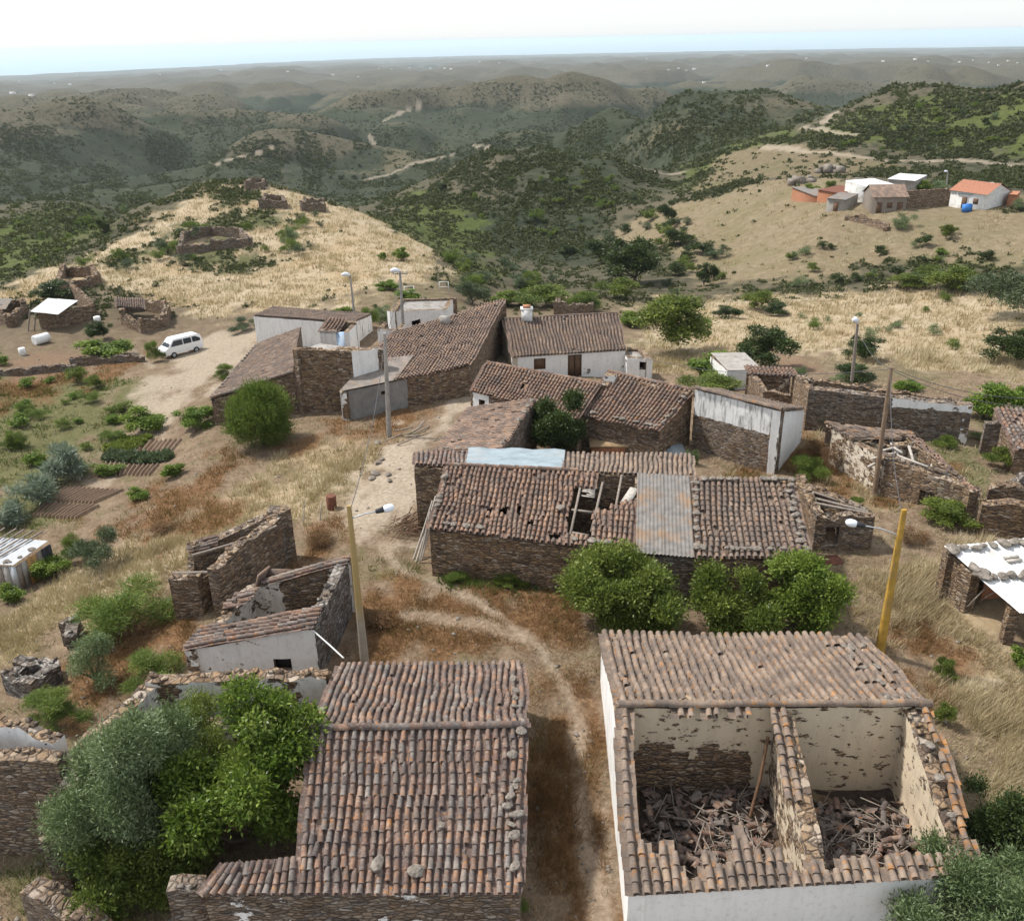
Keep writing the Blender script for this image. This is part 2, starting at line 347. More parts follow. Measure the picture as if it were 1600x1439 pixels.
_az = np.array(_az)*2.6; _ld = np.array(_ld); _zz = np.array(_zz)
_D = np.sqrt((_az[:, None]-_az[None])**2 + (_ld[:, None]-_ld[None])**2 + .0016)
_wt = np.linalg.solve(-_D + np.eye(len(_az))*-.002, _zz - _zz.mean())
NR, NA = 940, 800
LD = np.linspace(math.log(2.0), math.log(15600), NR); AZ = np.linspace(R(-60), R(60), NA)
gl, ga = np.meshgrid(LD, AZ, indexing='ij')
Zr = np.full(gl.shape, _zz.mean())
for a, l, w_ in zip(_az, _ld, _wt): Zr += w_*-np.sqrt((ga*2.6-a)**2 + (gl-l)**2 + .0016)
GX, GY = np.exp(gl)*np.sin(ga), np.exp(gl)*np.cos(ga)
gl0 = gl; gl = gl + np.log(1+.5*sstep(R(4), R(30), -ga))*sstep(math.log(1500), math.log(6000), gl)   # the coast lies nearer on the left
far = np.interp(gl, np.log([500, 1000, 2000, 4000, 8000, 11500, 13500, 15000, 15600]), [-45, -74, -92, -124, -160, -183, -191, -194, -199])
bw = sstep(math.log(800), math.log(1700), gl)
GZ = Zr*(1-bw) + far*bw
def billow(x, y, s): return np.abs(2*vn(x, y, s)-1)
wx, wy = GX + 90*(fbm(GX/300, GY/300, 71, 2)-.5), GY + 90*(fbm(GX/300+9, GY/300, 72, 2)-.5)
fz = sstep(math.log(2200), math.log(5500), gl)
fold = lambda k, s: np.clip(np.abs(2*fbm(wx/k, wy/k, s, 4)-1)*2.6, 0, 1.15)
hl = (1-fz)*(.62*fold(430, 3) + .26*billow(wx/150+5, wy/150, 4) + .12*billow(wx/62, wy/62, 5)) + fz*(.6*fold(760, 13) + .4*fold(260, 14)) + .25*(vn(wx/1500, wy/1500, 8)-.5)
amp = np.interp(gl, np.log([120, 260, 420, 650, 1000, 2500, 7000, 10500, 12500, 15600]), [0, 2, 11, 46, 98, 84, 56, 32, 12, 4])
GZ += amp*(hl-.27)
rise = np.interp(gl, np.log([700, 1100, 9000, 12000]), [0, 6, 6, 0]); GZ += rise
gl = gl0
GZ += .55*(vn(GX/9, GY/9, 21)-.5)*sstep(math.log(12), math.log(60), gl) + .16*(vn(GX/1.7, GY/1.7, 22)-.5) + .07*(vn(GX/.6, GY/.6, 23)-.5)
def hgrid(x, y, G=None):
    G = GZ if G is None else G
    x = np.asarray(x, float); y = np.asarray(y, float)
    l = np.log(np.maximum(np.hypot(x, y), 2.01)); a = np.arctan2(x, y)
    fi = np.clip((l-LD[0])/(LD[1]-LD[0]), 0, NR-1.001); fj = np.clip((a-AZ[0])/(AZ[1]-AZ[0]), 0, NA-1.001)
    i = fi.astype(int); j = fj.astype(int); fi = fi-i; fj = fj-j
    return (G[i, j]*(1-fi)+G[i+1, j]*fi)*(1-fj) + (G[i, j+1]*(1-fi)+G[i+1, j+1]*fi)*fj
def gz(x, y): return float(hgrid(x, y))
def Gs(us, vs):                        # where on the ground do these pixels look (vectorised)
    us = np.atleast_1d(np.asarray(us, float)); vs = np.atleast_1d(np.asarray(vs, float)); out = np.full((len(us), 3), np.nan)
    D_ = np.exp(LD)
    for c in range(0, len(us), 4000):
        u, v = us[c:c+4000], vs[c:c+4000]
        d = RTV*((u-800)/FOC)[:, None] + UPV*(-(v-719.5)/FOC)[:, None] + FW
        a = np.arctan2(d[:, 0], d[:, 1]); hr = np.hypot(d[:, 0], d[:, 1]); sl_ = d[:, 2]/hr
        fj = np.clip((a-AZ[0])/(AZ[1]-AZ[0]), 0, NA-1.001); j = fj.astype(int); fj = fj-j
        zc = GZ[:, j]*(1-fj) + GZ[:, j+1]*fj
        rz = H + D_[:, None]*sl_[None]
        hit = rz <= zc; k = hit.argmax(0); ok = hit.any(0) & (k > 0); k = np.maximum(k, 1); I = np.arange(len(u))
        e0 = rz[k-1, I]-zc[k-1, I]; e1 = rz[k, I]-zc[k, I]; t = np.clip(e0/(e0-e1+1e-9), 0, 1)
        dd = D_[k-1]*(1-t) + D_[k]*t
        q = np.stack([np.sin(a)*dd, np.cos(a)*dd, zc[k-1, I]*(1-t)+zc[k, I]*t], 1); q[~ok] = np.nan
        out[c:c+4000] = q
    return out
def G(u, v): return Gs([u], [v])[0]

# ------------------------------------------------------------------ ground cover map (real places, surveyed as outlines)
def sdist(poly, X, Y, closed=True):
    d = np.full(X.shape, 1e9); ins = np.zeros(X.shape, bool); n = len(poly)
    for k in range(n if closed else n-1):
        x0, y0 = poly[k][:2]; x1, y1 = poly[(k+1) % n][:2]
        ex, ey = x1-x0, y1-y0; t = np.clip(((X-x0)*ex+(Y-y0)*ey)/(ex*ex+ey*ey+1e-9), 0, 1)
        d = np.minimum(d, np.hypot(X-x0-t*ex, Y-y0-t*ey))
        if closed:
            c = ((y0 > Y) != (y1 > Y)) & (X < (x1-x0)*(Y-y0)/(y1-y0+1e-12)+x0); ins ^= c
    return np.where(ins, -d, d) if closed else d
HLV = np.clip(hl*2.2-.25 + (hl-.3)*2.4*sstep(math.log(1400), math.log(4000), gl), 0, 1.2)  # valley and ridge tone: vegetation, plus far relief shading put into the colour
MASK = {k: np.zeros(GZ.shape) for k in ('path', 'straw', 'rust', 'green', 'soil', 'bare', 'scrub', 'lush', '_cut')}
_nz = fbm(GX/2.2, GY/2.2, 31, 4); _nl = fbm(np.log(np.maximum(np.hypot(GX, GY), 1))*14, ga*30, 33, 4)
def paint(name, px, val=1.0, soft=.035, world=None):
    q = Gs([p[0] for p in px], [p[1] for p in px]); q = q[~np.isnan(q[:, 0])]; dd = np.hypot(q[:, 0], q[:, 1]); q = q[(dd < 1.9*np.median(dd)) & (dd > .45*np.median(dd))]
    dm = np.median(np.hypot(q[:, 0], q[:, 1])); s = min(soft*dm, 2.4) if dm < 320 else soft*dm*.4; lo, hi = q.min(0)-4*s, q.max(0)+4*s
    sel = (GX > lo[0]) & (GX < hi[0]) & (GY > lo[1]) & (GY < hi[1])
    sdv = sdist(q, GX[sel], GY[sel]) + (_nz[sel]-.5 + _nl[sel]-.5)*5*s
    MASK[name][sel] = np.maximum(MASK[name][sel], val*(1-sstep(-s, s, sdv)))
def track(name, px, wid, val=1.0, soft=.5):
    q = Gs([p[0] for p in px], [p[1] for p in px]); q = q[~np.isnan(q[:, 0])]
    if len(q) < 2: return
    dd = np.hypot(q[:, 0], q[:, 1]); cut = [0]+[k+1 for k in range(len(q)-1) if max(dd[k], dd[k+1])/min(dd[k], dd[k+1]) > (1.3 if dd[k] < 200 else 1.13) and dd[k] > 90]+[len(q)]
    if len(cut) > 2:
        for a_, b_ in zip(cut[:-1], cut[1:]):
            if b_-a_ > 1: track_w(name, q[a_:b_], wid, val, soft)
        return
    track_w(name, q, wid, val, soft)
def track_w(name, q, wid, val, soft):
    lo, hi = q.min(0)-4*wid, q.max(0)+4*wid
    sel = (GX > lo[0]) & (GX < hi[0]) & (GY > lo[1]) & (GY < hi[1])
    d = sdist(q, GX[sel], GY[sel], False) + (_nz[sel]-.5)*wid*1.1
    MASK[name][sel] = np.maximum(MASK[name][sel], val*(1-sstep(wid*.5*(1-soft), wid*.5*(1+soft), d)))
MASK['scrub'] = sstep(math.log(95), math.log(150), gl)
for px in ([(0,960),(150,860),(300,800),(420,725),(560,670),(610,690),(565,740),(455,790),(430,860),(280,900),(250,930),(120,990),(60,1050),(-80,1080),(-80,980)],
           [(1385,860),(1480,850),(1660,850),(1680,1300),(1570,1250),(1450,1090),(1380,985)], [(1200,690),(1290,670),(1390,760),(1370,800),(1300,770)],
           [(-60,470),(0,452),(150,392),(250,338),(330,300),(400,289),(500,312),(600,352),(690,402),(690,430),(600,440),(520,482),(400,492),(280,478),(170,442),(100,442),(0,485)],
           [(1010,500),(1060,470),(1200,465),(1400,450),(1535,445),(1660,500),(1660,600),(1400,562),(1200,565),(1050,590),(1000,560)],
           [(330,840),(400,740),(560,672),(612,690),(540,770),(470,830)]):
    paint('straw', px)
for px in ([(930,372),(1000,337),(1130,305),(1250,278),(1450,300),(1660,330),(1660,420),(1400,400),(1250,445),(1120,445),(1060,400)],):
    paint('straw', px, .16); paint('bare', px, 1.0)
for px in ([(520,482),(560,440),(480,425),(560,372),(680,400),(705,470),(640,478)], [(1070,302),(1130,242),(1190,228),(1300,236),(1430,258),(1330,275),(1250,278)], [(1250,350),(1660,330),(1660,300),(1300,310)],
           [(1180,470),(1500,440),(1560,500),(1300,500)], [(1120,570),(1480,600),(1450,560),(1250,545)]):
    paint('bare', px, .9)
for px in ([(190,810),(330,735),(400,725),(330,790),(265,860),(190,840)], [(540,905),(640,925),(650,1000),(600,1040),(545,1035)], [(820,1050),(890,1040),(935,1040),(960,1439),(815,1439)],
           [(600,900),(760,905),(900,920),(900,1010),(700,1020),(560,1050)], [(460,830),(545,800),(545,880),(470,880)], [(1380,980),(1480,1000),(1490,1130),(1400,1060)], [(200,990),(320,930),(300,1010),(220,1050),(150,1100),(100,1040)],
           [(0,600),(60,590),(180,560),(230,560),(230,575),(100,600),(0,625)], [(470,690),(620,640),(700,640),(600,690)], [(1240,670),(1385,715),(1365,775),(1300,800),(1230,740)]):
    paint('rust', px, .95)
for px in ([(-80,560),(0,575),(200,590),(225,640),(180,700),(130,760),(40,820),(-80,870)], [(560,880),(900,895),(900,925),(600,910)]):
    paint('green', px, .62)
paint('green', [(1235,680),(1330,700),(1330,760),(1250,760)], .6); paint('green', [(1420,690),(1560,680),(1590,760),(1540,790)], .5); paint('green', [(0,1330),(70,1330),(90,1370),(0,1439)], .5)
for px in ([(-80,380),(0,352),(110,325),(180,330),(140,380),(0,440),(-80,470)], [(560,330),(480,290),(420,282),(560,285),(640,300),(760,352),(760,460),(700,440),(680,395)], [(1400,380),(1660,370),(1660,420),(1450,420)],
           [(1450,150),(1600,138),(1700,130),(1700,245),(1560,240),(1400,235),(1250,220),(1330,180)], [(1060,270),(1200,205),(1250,222),(1120,250),(1080,300)]):
    paint('lush', px, .9)
for px in ([(1000,205),(1060,195),(1090,205),(1040,215)], [(600,245),(660,238),(640,262),(570,275)], [(820,500),(1000,470),(1050,560),(990,560)]):
    paint('bare', px, .5)
TRK = [([(555,245),(585,225),(575,210),(600,190),(640,172),(655,167)], 5), ([(330,262),(380,245),(425,232)], 4), ([(570,282),(640,258),(720,236),(740,228),(770,235),(850,237),(905,234),(960,242),(1012,262),(1040,288),(1080,306)], 4.5),
       ([(1195,228),(1260,238),(1340,245),(1450,252),(1560,257),(1680,262)], 4.5), ([(1255,199),(1310,210),(1340,211)], 5), ([(1283,165),(1302,178),(1290,192)], 5), 
       ([(1000,262),(1060,272)], 4)]
for px, wd in TRK: track('path', px, wd*.75, .62)
track('path', [(945,1460),(915,1330),(905,1200),(902,1130),(880,1070),(840,1010),(770,955),(690,915),(620,885),(595,850)], .6, .45, .8)
track('path', [(640,960),(760,975),(840,1010)], .8, .35)
track('path', [(965,1420),(955,1330),(935,1180)], .3, .25, .9)
paint('path', [(575,845),(560,790),(590,740),(640,690),(700,640),(740,590),(765,560),(735,610),(705,670),(660,700),(640,790),(615,850)], .85, .02)
paint('path', [(225,650),(255,590),(262,560),(330,530),(400,522),(403,555),(340,605),(275,650),(190,720),(150,730)], .75, .02)
track('path', [(200,545),(215,555),(240,575)], .8, .6); track('path', [(250,690),(200,720),(160,760),(130,745)], 1.2, .5)
paint('soil', [(0,562),(110,545),(140,552),(120,575),(0,592)], .9, .01)
paint('soil', [(1200,545),(1290,560),(1280,585),(1170,570)], .8, .01)
_path = MASK['path']
for px in ([(285,395),(340,375),(400,385),(425,412),(370,428),(305,422)], [(330,345),(400,328),(470,345),(460,354),(380,360)], [(160,402),(260,373),(300,383),(200,418)], [(340,305),(380,294),(405,304),(360,316)], [(240,372),(280,352),(330,360),(300,380)]):
    paint('_cut', px, 1.0, .012)
MASK['straw'] *= 1-.95*MASK['_cut']; MASK['lush'] = np.maximum(MASK['lush'], .6*MASK['_cut'])
for k in ('straw', 'rust', 'green'): MASK[k] *= 1-.85*_path

# ground sheet
mb = MB(); V = np.stack([GX, GY, GZ], -1).reshape(-1, 3)
idx = np.arange(NR*NA).reshape(NR, NA)
mb.add(V, np.stack([idx[:-1, :-1], idx[:-1, 1:], idx[1:, 1:], idx[1:, :-1]], -1).reshape(-1, 4))
m, nt, b = newmat("dry_hillside"); p = pos(nt)
s1 = N(nt, "SeparateColor"); nt.links.new(attr(nt, "m1", "Color"), s1.inputs[0]); s2 = N(nt, "SeparateColor"); nt.links.new(attr(nt, "m2", "Color"), s2.inputs[0])
aG, aL = attr(nt, "m1", "Alpha"), attr(nt, "m2", "Alpha")
nf = noise(nt, p, 4.0, 8, .7); nm_ = noise(nt, p, .8, 6, .65); nb = noise(nt, p, .13, 6, .6); nh = noise(nt, p, .022, 7, .62); nv = noise(nt, p, 14, 4, .7)
earth = ramp(nt, nf, [(.25, (.08, .054, .036)), (.5, (.16, .11, .073)), (.7, (.265, .2, .14))])
earth = mix(nt, ramp(nt, nm_, [(.42, 0.0), (.65, .7)]), earth, ramp(nt, nv, [(.3, (.165, .11, .068)), (.7, (.35, .275, .185))]))
earth = mix(nt, ramp(nt, noise(nt, p, .55, 5), [(.56, 0.0), (.7, .5)]), earth, (.10, .10, .035))
straw = ramp(nt, noise(nt, pos(nt, (1, .55, 1)), 3.2, 8, .75), [(.25, (.24, .18, .115)), (.5, (.385, .31, .21)), (.75, (.52, .44, .315))])
straw = mix(nt, ramp(nt, nb, [(.4, 0.0), (.65, .55)]), straw, (.30, .2, .1))
rust = ramp(nt, nf, [(.25, (.06, .03, .016)), (.5, (.15, .08, .038)), (.75, (.28, .175, .09))])
green = ramp(nt, nf, [(.25, (.03, .045, .012)), (.55, (.085, .11, .03)), (.8, (.17, .18, .065))])
soil = ramp(nt, nf, [(.3, (.15, .095, .06)), (.7, (.24, .16, .105))])
pathc = ramp(nt, nf, [(.25, (.235, .18, .13)), (.5, (.36, .295, .22)), (.75, (.50, .435, .355))])
bare = ramp(nt, nm_, [(.3, (.115, .088, .053)), (.55, (.18, .142, .086)), (.75, (.25, .205, .13))])
bare = mix(nt, ramp(nt, noise(nt, p, .06, 6, .7), [(.48, 0.0), (.66, .65)]), bare, (.10, .10, .042))
bare = mix(nt, ramp(nt, noise(nt, p, 1.3, 5, .8), [(.58, 0.0), (.68, .7)]), bare, (.08, .07, .03))
vs = N(nt, "TexVoronoi", None, Vector=p, Scale=.33); vs2 = N(nt, "TexVoronoi", None, Vector=p, Scale=.11)
sc_ = ramp(nt, nh, [(.28, (.026, .033, .02)), (.45, (.042, .05, .027)), (.60, (.054, .06, .034)), (.72, (.092, .08, .052)), (.84, (.18, .14, .095))])
sc_ = mix(nt, ramp(nt, noise(nt, p, .006, 5), [(.4, 0.0), (.6, .75)]), sc_, ramp(nt, nb, [(.35, (.026, .033, .022)), (.65, (.058, .06, .036))]))
fw_ = noise(nt, p, .0022, 6, .65); sc_ = mix(nt, ramp(nt, fw_, [(.6, 0.0), (.7, .6)]), sc_, ramp(nt, nh, [(.35, (.075, .066, .042)), (.65, (.2, .155, .105))]))
sc_ = mix(nt, ramp(nt, fw_, [(.36, .75), (.45, 0.0)]), sc_, (.032, .04, .025))
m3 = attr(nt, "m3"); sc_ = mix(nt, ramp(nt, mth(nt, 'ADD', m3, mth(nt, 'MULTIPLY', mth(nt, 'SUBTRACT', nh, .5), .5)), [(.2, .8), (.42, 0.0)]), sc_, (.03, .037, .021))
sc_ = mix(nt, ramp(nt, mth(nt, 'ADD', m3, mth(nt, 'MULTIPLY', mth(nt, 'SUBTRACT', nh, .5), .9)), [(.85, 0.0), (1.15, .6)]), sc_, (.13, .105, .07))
sc_ = mix(nt, ramp(nt, vs.outputs[0], [(.12, .7), (.5, 0.0)]), sc_, (.018, .024, .01))
sc_ = mix(nt, ramp(nt, vs2.outputs[0], [(.08, .7), (.35, 0.0)]), sc_, (.016, .022, .011))
sc_ = mix(nt, mth(nt, 'MULTIPLY', aL, .85), sc_, ramp(nt, nm_, [(.3, (.035, .045, .012)), (.55, (.085, .105, .025)), (.75, (.14, .15, .045))]))
c = mix(nt, s2.outputs[2], earth, sc_)
c = mix(nt, s2.outputs[1], c, bare)
c = mix(nt, s1.outputs[1], c, straw)
c = mix(nt, aG, c, green); c = mix(nt, s1.outputs[2], c, rust)
c = mix(nt, s2.outputs[0], c, soil); c = mix(nt, s1.outputs[0], c, pathc)
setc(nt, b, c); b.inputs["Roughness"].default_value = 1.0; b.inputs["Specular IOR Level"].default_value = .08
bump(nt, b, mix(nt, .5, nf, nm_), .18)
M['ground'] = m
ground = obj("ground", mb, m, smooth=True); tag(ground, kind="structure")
for nm, ks in (("m1", ('path', 'straw', 'rust', 'green')), ("m2", ('soil', 'bare', 'scrub', 'lush'))):   # outlines; relief goes into m3
    a = ground.data.attributes.new(nm, 'FLOAT_COLOR', 'POINT')
    a.data.foreach_set("color", np.stack([MASK[k] for k in ks], -1).astype(np.float32).ravel())
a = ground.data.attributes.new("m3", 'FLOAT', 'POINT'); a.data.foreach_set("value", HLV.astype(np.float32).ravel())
# sea
mb = MB(); rr = np.array([8500, 12000, 15000, 20000, 30000, 45000, 70000, 95000.]); aa = np.linspace(R(-62), R(62), 40)
l_, a_ = np.meshgrid(rr, aa, indexing='ij'); idx = np.arange(l_.size).reshape(l_.shape)
mb.add(np.stack([l_*np.sin(a_), l_*np.cos(a_), np.full(l_.shape, -195.0)], -1).reshape(-1, 3), np.stack([idx[:-1, :-1], idx[:-1, 1:], idx[1:, 1:], idx[1:, :-1]], -1).reshape(-1, 4))
m, nt, b = newmat("sea_water"); b.inputs["Base Color"].default_value = (.22, .36, .40, 1); b.inputs["Roughness"].default_value = .3; b.inputs["Specular IOR Level"].default_value = .6
bump(nt, b, noise(nt, pos(nt), .02, 4), 2.0, .2)
tag(obj("sea", mb, m), kind="structure")
# ------------------------------------------------------------------ building kit
FP = []                                # footprints kept free of weeds
def ln(a, b, t): return np.asarray(a, float)*(1-t) + np.asarray(b, float)*t
def rocks_into(mb, pts, size, rnd_wc=None, flat=.45, rz=None):
    for p_ in pts:
        s = size*random.uniform(.6, 1.35)
        mb.box(p_, (s*random.uniform(.8, 1.3), s*random.uniform(.6, 1.1), s*flat*random.uniform(.7, 1.3)), random.uniform(0, 3.14) if rz is None else rz+random.gauss(0, .35), random.random(), rnd_wc, (random.gauss(0, .18), random.gauss(0, .18)), s*.09)
_ws = [100]
def wall(root, a, b, z0, z1=None, zb=None, th=.5, pl=0.0, cream=0.0, dark=.3, grey=.2, inner=None, ops=(), jag=.07, prof=None, cap=.3, name='wall', disp=.055, step=.3, mb=None, mat='wall'):
    """outer face runs a -> b with the outside on its right; top runs z0 -> z1; inner = (plaster, cream) of the inside face"""
    _ws[0] += 1; sd_ = _ws[0]; a = np.array(a[:2], float); b = np.array(b[:2], float); L = float(np.linalg.norm(b-a)); d = (b-a)/L; n_out = np.array([d[1], -d[0]])
    z1 = z0 if z1 is None else z1
    if zb is None: zb = min(gz(*a), gz(*b), gz(*((a+b)/2))) - .35
    S = sorted(set([round(x, 3) for x in np.linspace(0, L, max(2, int(L/step)+1))] + [round(min(max(o[k], 0), L), 3) for o in ops for k in (0, 1)])); S = np.array(S)
    def top(s):
        t = s/L; z = z0*(1-t)+z1*t if prof is None else np.interp(t, [q[0] for q in prof], [q[1] for q in prof])
        return z + jag*2*(vn(s/.7+sd_*3.1, s*0+sd_, 5)-.5) + jag*1.2*(vn(s/.28, s*0+sd_, 6)-.5)
    T = top(S); ztop = T.max()
    Z = sorted(set([round(x, 3) for x in np.arange(zb, ztop+step, step)] + [o[k] for o in ops for k in (2, 3)])); Z = np.array(Z)
    own = mb is None; mb = MB() if own else mb
    ZZ = np.minimum(Z[None, :], T[:, None]); SS = np.repeat(S[:, None], len(Z), 1)
    grids = []
    for side, off in ((0, 0.0), (1, -th)):
        dn = (fbm(SS/.45+sd_*7.7+side*50, ZZ/.35, 9, 3)-.5)*2*disp
        P_ = np.zeros(SS.shape+(3,)); P_[..., :2] = a + d*SS[..., None] + n_out*(off + dn*(1 if side == 0 else -1))[..., None]; P_[..., 2] = ZZ
        vfun = pl if side == 0 else (inner[0] if inner else 0.0)
        val = np.vectorize(vfun)(SS, ZZ).astype(float) if callable(vfun) else np.full(SS.shape, float(vfun))
        wc = np.stack([val, np.full(SS.shape, cream if side == 0 else (inner[1] if inner else 0)), np.full(SS.shape, dark), np.full(SS.shape, grey)], -1)
        F_ = []; nz_ = len(Z)
        for i in range(len(S)-1):
            for k in range(nz_-1):
                if ZZ[i, k+1]-ZZ[i, k] < 1e-4 and ZZ[i+1, k+1]-ZZ[i+1, k] < 1e-4: continue
                sc0, zc = (S[i]+S[i+1])/2, (Z[k]+Z[k+1])/2
                if any(o[0] < sc0 < o[1] and o[2] < zc < o[3] for o in ops): continue
                q = (i*nz_+k, (i+1)*nz_+k, (i+1)*nz_+k+1, i*nz_+k+1)
                F_.append(q if side == 0 else q[::-1])
        mb.add(P_.reshape(-1, 3), F_, .5, wc.reshape(-1, 4)); grids.append(P_)
    o_, i_ = grids; tp = [0, cream, dark, grey]
    nS = len(S); tv = np.concatenate([o_[:, -1], i_[:, -1]]); mb.add(tv, [(i, i+1, nS+i+1, nS+i) for i in range(nS-1)], .5, tp)
    for e in (0, nS-1):
        nz_ = len(Z); ev = np.concatenate([o_[e], i_[e]]); q = [(k, k+1, nz_+k+1, nz_+k) for k in range(nz_-1) if ZZ[e, k+1]-ZZ[e, k] > 1e-4]
        if q: mb.add(ev, [x if e == 0 else x[::-1] for x in q], .5, [float(np.mean(pl(0, 0))) if callable(pl) else pl, cream, dark, grey])
    for (s0, s1, za, zz) in ops:
        c = [np.append(a+d*s_+n_out*of, z_) for of in (0.0, -th) for s_, z_ in ((s0, za), (s1, za), (s1, zz), (s0, zz))]
        mb.add(c, [(0, 1, 5, 4), (1, 2, 6, 5), (2, 3, 7, 6), (3, 0, 4, 7)], .5, [.35, cream, dark, grey])
    if cap:
        pts = []
        for s_ in np.arange(.1, L, cap):
            if random.random() < .8:
                s_ = s_+random.uniform(-.1, .1); of = -th*random.uniform(.12, .88); q = a+d*s_+n_out*of; pts.append((q[0], q[1], float(np.interp(s_, S, T))+random.uniform(-.03, .04)))
        rocks_into(mb, pts, .24, [0, cream, dark, grey], .38, math.atan2(d[1], d[0]))
    if own: return obj(name, mb, M[mat], root)

def surf(e0, e1, r1, r0, sag, sd_):
    e0, e1, r1, r0 = [np.asarray(q, float) for q in (e0, e1, r1, r0)]
    nrm = np.cross(e1-e0, r0-e0); nrm /= np.linalg.norm(nrm); nrm = nrm if nrm[2] > 0 else -nrm
    def S(s, t):
        s = np.asarray(s, float)[..., None]; t = np.asarray(t, float)[..., None]
        p_ = (e0*(1-s)+e1*s)*(1-t) + (r0*(1-s)+r1*s)*t
        w_ = -sag*np.sin(np.pi*np.clip(s, 0, 1))*np.sin(np.pi*np.clip(t, 0, 1)) + sag*.9*(vn(s*4+sd_, t*2.5, sd_)-.5)
        return p_ + nrm*w_
    return S, nrm
def tiles(root, e0, e1, r1, r0, pitch, mat, L=.41, hole=None, sag=.08, rad=.36, jit=1.0, name='tile_roof', over=.12, sd=None, loose=.01):
    _ws[0] += 1; sd_ = _ws[0] if sd is None else sd; rg = np.random.default_rng(sd_)
    e0, e1, r1, r0 = [np.asarray(q, float) for q in (e0, e1, r1, r0)]
    sl = (np.linalg.norm(r0-e0)+np.linalg.norm(r1-e1))/2
    e0, e1 = e0-(r0-e0)/np.linalg.norm(r0-e0)*over, e1-(r1-e1)/np.linalg.norm(r1-e1)*over
    S, nrm = surf(e0, e1, r1, r0, sag, sd_); wd = np.linalg.norm(e1-e0); n = max(2, round(wd/pitch)); m = max(2, math.ceil((sl+over)/L)); pit = wd/n
    mb = MB()
    for kind in (0, 1):                # covers, then channels
        cs = (np.arange(n)+.5)/n if kind == 0 else np.arange(n+1)/n
        s = np.repeat(cs, m); j = np.tile(np.arange(m), len(cs)); col = np.repeat(np.arange(len(cs)), m)
        coff = rg.uniform(0, .5, len(cs))[col]
        t0 = np.clip((j-coff*.5*(j > 0))/m, 0, 1); t1 = np.clip((j+1+.14-coff*.5)/m, 0, 1)
        t1 = np.where(j == m-1, 1.0, t1)
        wob = (vn(cs[col]*n*.37, t0*m*.35, sd_+3)-.5)*.9/n*.5*jit
        keep = np.ones(len(s), bool)
        if hole is not None: keep = ~np.array([hole(a_, b_) for a_, b_ in zip(s, (t0+t1)/2)])
        if kind == 0: keep &= rg.random(len(s)) > loose*.5
        s, t0, t1, wob, col, j = s[keep], t0[keep], t1[keep], wob[keep], col[keep], j[keep]; k = len(s)
        if k == 0: continue
        A = S(s+wob+rg.normal(0, .025*jit/n, k), t0); B = S(s+wob+rg.normal(0, .025*jit/n, k), t1)
        slip = (rg.random(k) < loose)[:, None]*rg.normal(0, .06, (k, 3))*[1, 1, .2]
        A = A+slip; B = B+slip*.3
        ax = B-A; ax /= np.linalg.norm(ax, axis=1)[:, None]+1e-9
        lat = np.cross(nrm[None], ax); lat /= np.linalg.norm(lat, axis=1)[:, None]; nn = np.cross(ax, lat)
        if kind == 0:
            ang = np.linspace(-.12, math.pi+.12, 6); ra, rb = pit*rad*1.04, pit*rad*.84; hA, hB = .055+rg.normal(0, .006, k), .022
        else:
            ang = np.linspace(math.pi, 2*math.pi, 4); ra, rb = pit*.52, pit*.52; hA, hB = np.full(k, .012), .0
        ra = ra*(1+rg.normal(0, .05, k)); ca, sa = np.cos(ang), np.sin(ang)*(.98 if kind == 0 else .26)
        def ring(C, r_, h_): return C[:, None]+lat[:, None]*(ca[None, :, None]*np.reshape(r_, (-1, 1, 1))) + nn[:, None]*(sa[None, :, None]*np.reshape(r_, (-1, 1, 1))+np.reshape(h_, (-1, 1, 1)))
        v = np.stack([ring(A, ra, hA), ring(B, np.full(k, rb), np.full(k, hB))], 1)
        q = len(ang); base = (np.arange(k)*2*q)[:, None, None]; i_ = np.arange(q-1)
        f = np.stack([i_, i_+1, q+i_+1, q+i_], -1)[None]+base
        cv = vn(cs[col]*n*1.7, t0*m*.2, sd_+9)
        rnd = np.clip(.15+.45*(cv-.2)+.5*rg.random(k)+.1*(rg.random(k) < .06), 0, 1)*(1 if kind == 0 else .35)
        mb.add(v.reshape(-1, 3), f.reshape(-1, 4), np.repeat(rnd, 2*q))
    return obj(name, mb, mat, root)
def sheet(root, e0, e1, r1, r0, mat, pitch=.15, amp=.025, name='corrugated_sheet', cols=2, rows=2, sag=.03, hole=None):
    mb = MB(); S, nrm = surf(e0, e1, r1, r0, sag, 5); wd = np.linalg.norm(np.asarray(e1)-np.asarray(e0))
    for c in range(cols):
        for r_ in range(rows):
            ns = max(6, int(wd/cols/pitch*4)); s = np.linspace(c/cols, (c+1)/cols+.01, ns); t = np.linspace(r_/rows-.02*(r_ > 0), (r_+1)/rows, 4)
            ss, tt = np.meshgrid(s, t, indexing='ij'); p_ = S(ss, tt) + nrm*(amp*np.sin(ss*wd/pitch*2*np.pi)[..., None] + .012*r_*(1-(tt[..., None]-t[0])/(t[-1]-t[0])) + .012*c)
            p_ += np.array([random.gauss(0, .02), random.gauss(0, .02), random.uniform(0, .02)])
            idx = np.arange(ss.size).reshape(ss.shape); f = np.stack([idx[:-1, :-1], idx[1:, :-1], idx[1:, 1:], idx[:-1, 1:]], -1).reshape(-1, 4)
            if hole: f = np.array([q for q, (a_, b_) in zip(f, zip((ss[:-1, :-1]).ravel(), (tt[:-1, :-1]).ravel())) if not hole(a_, b_)])
            mb.add(p_.reshape(-1, 3), f, random.random())
    return obj(name, mb, mat, root)
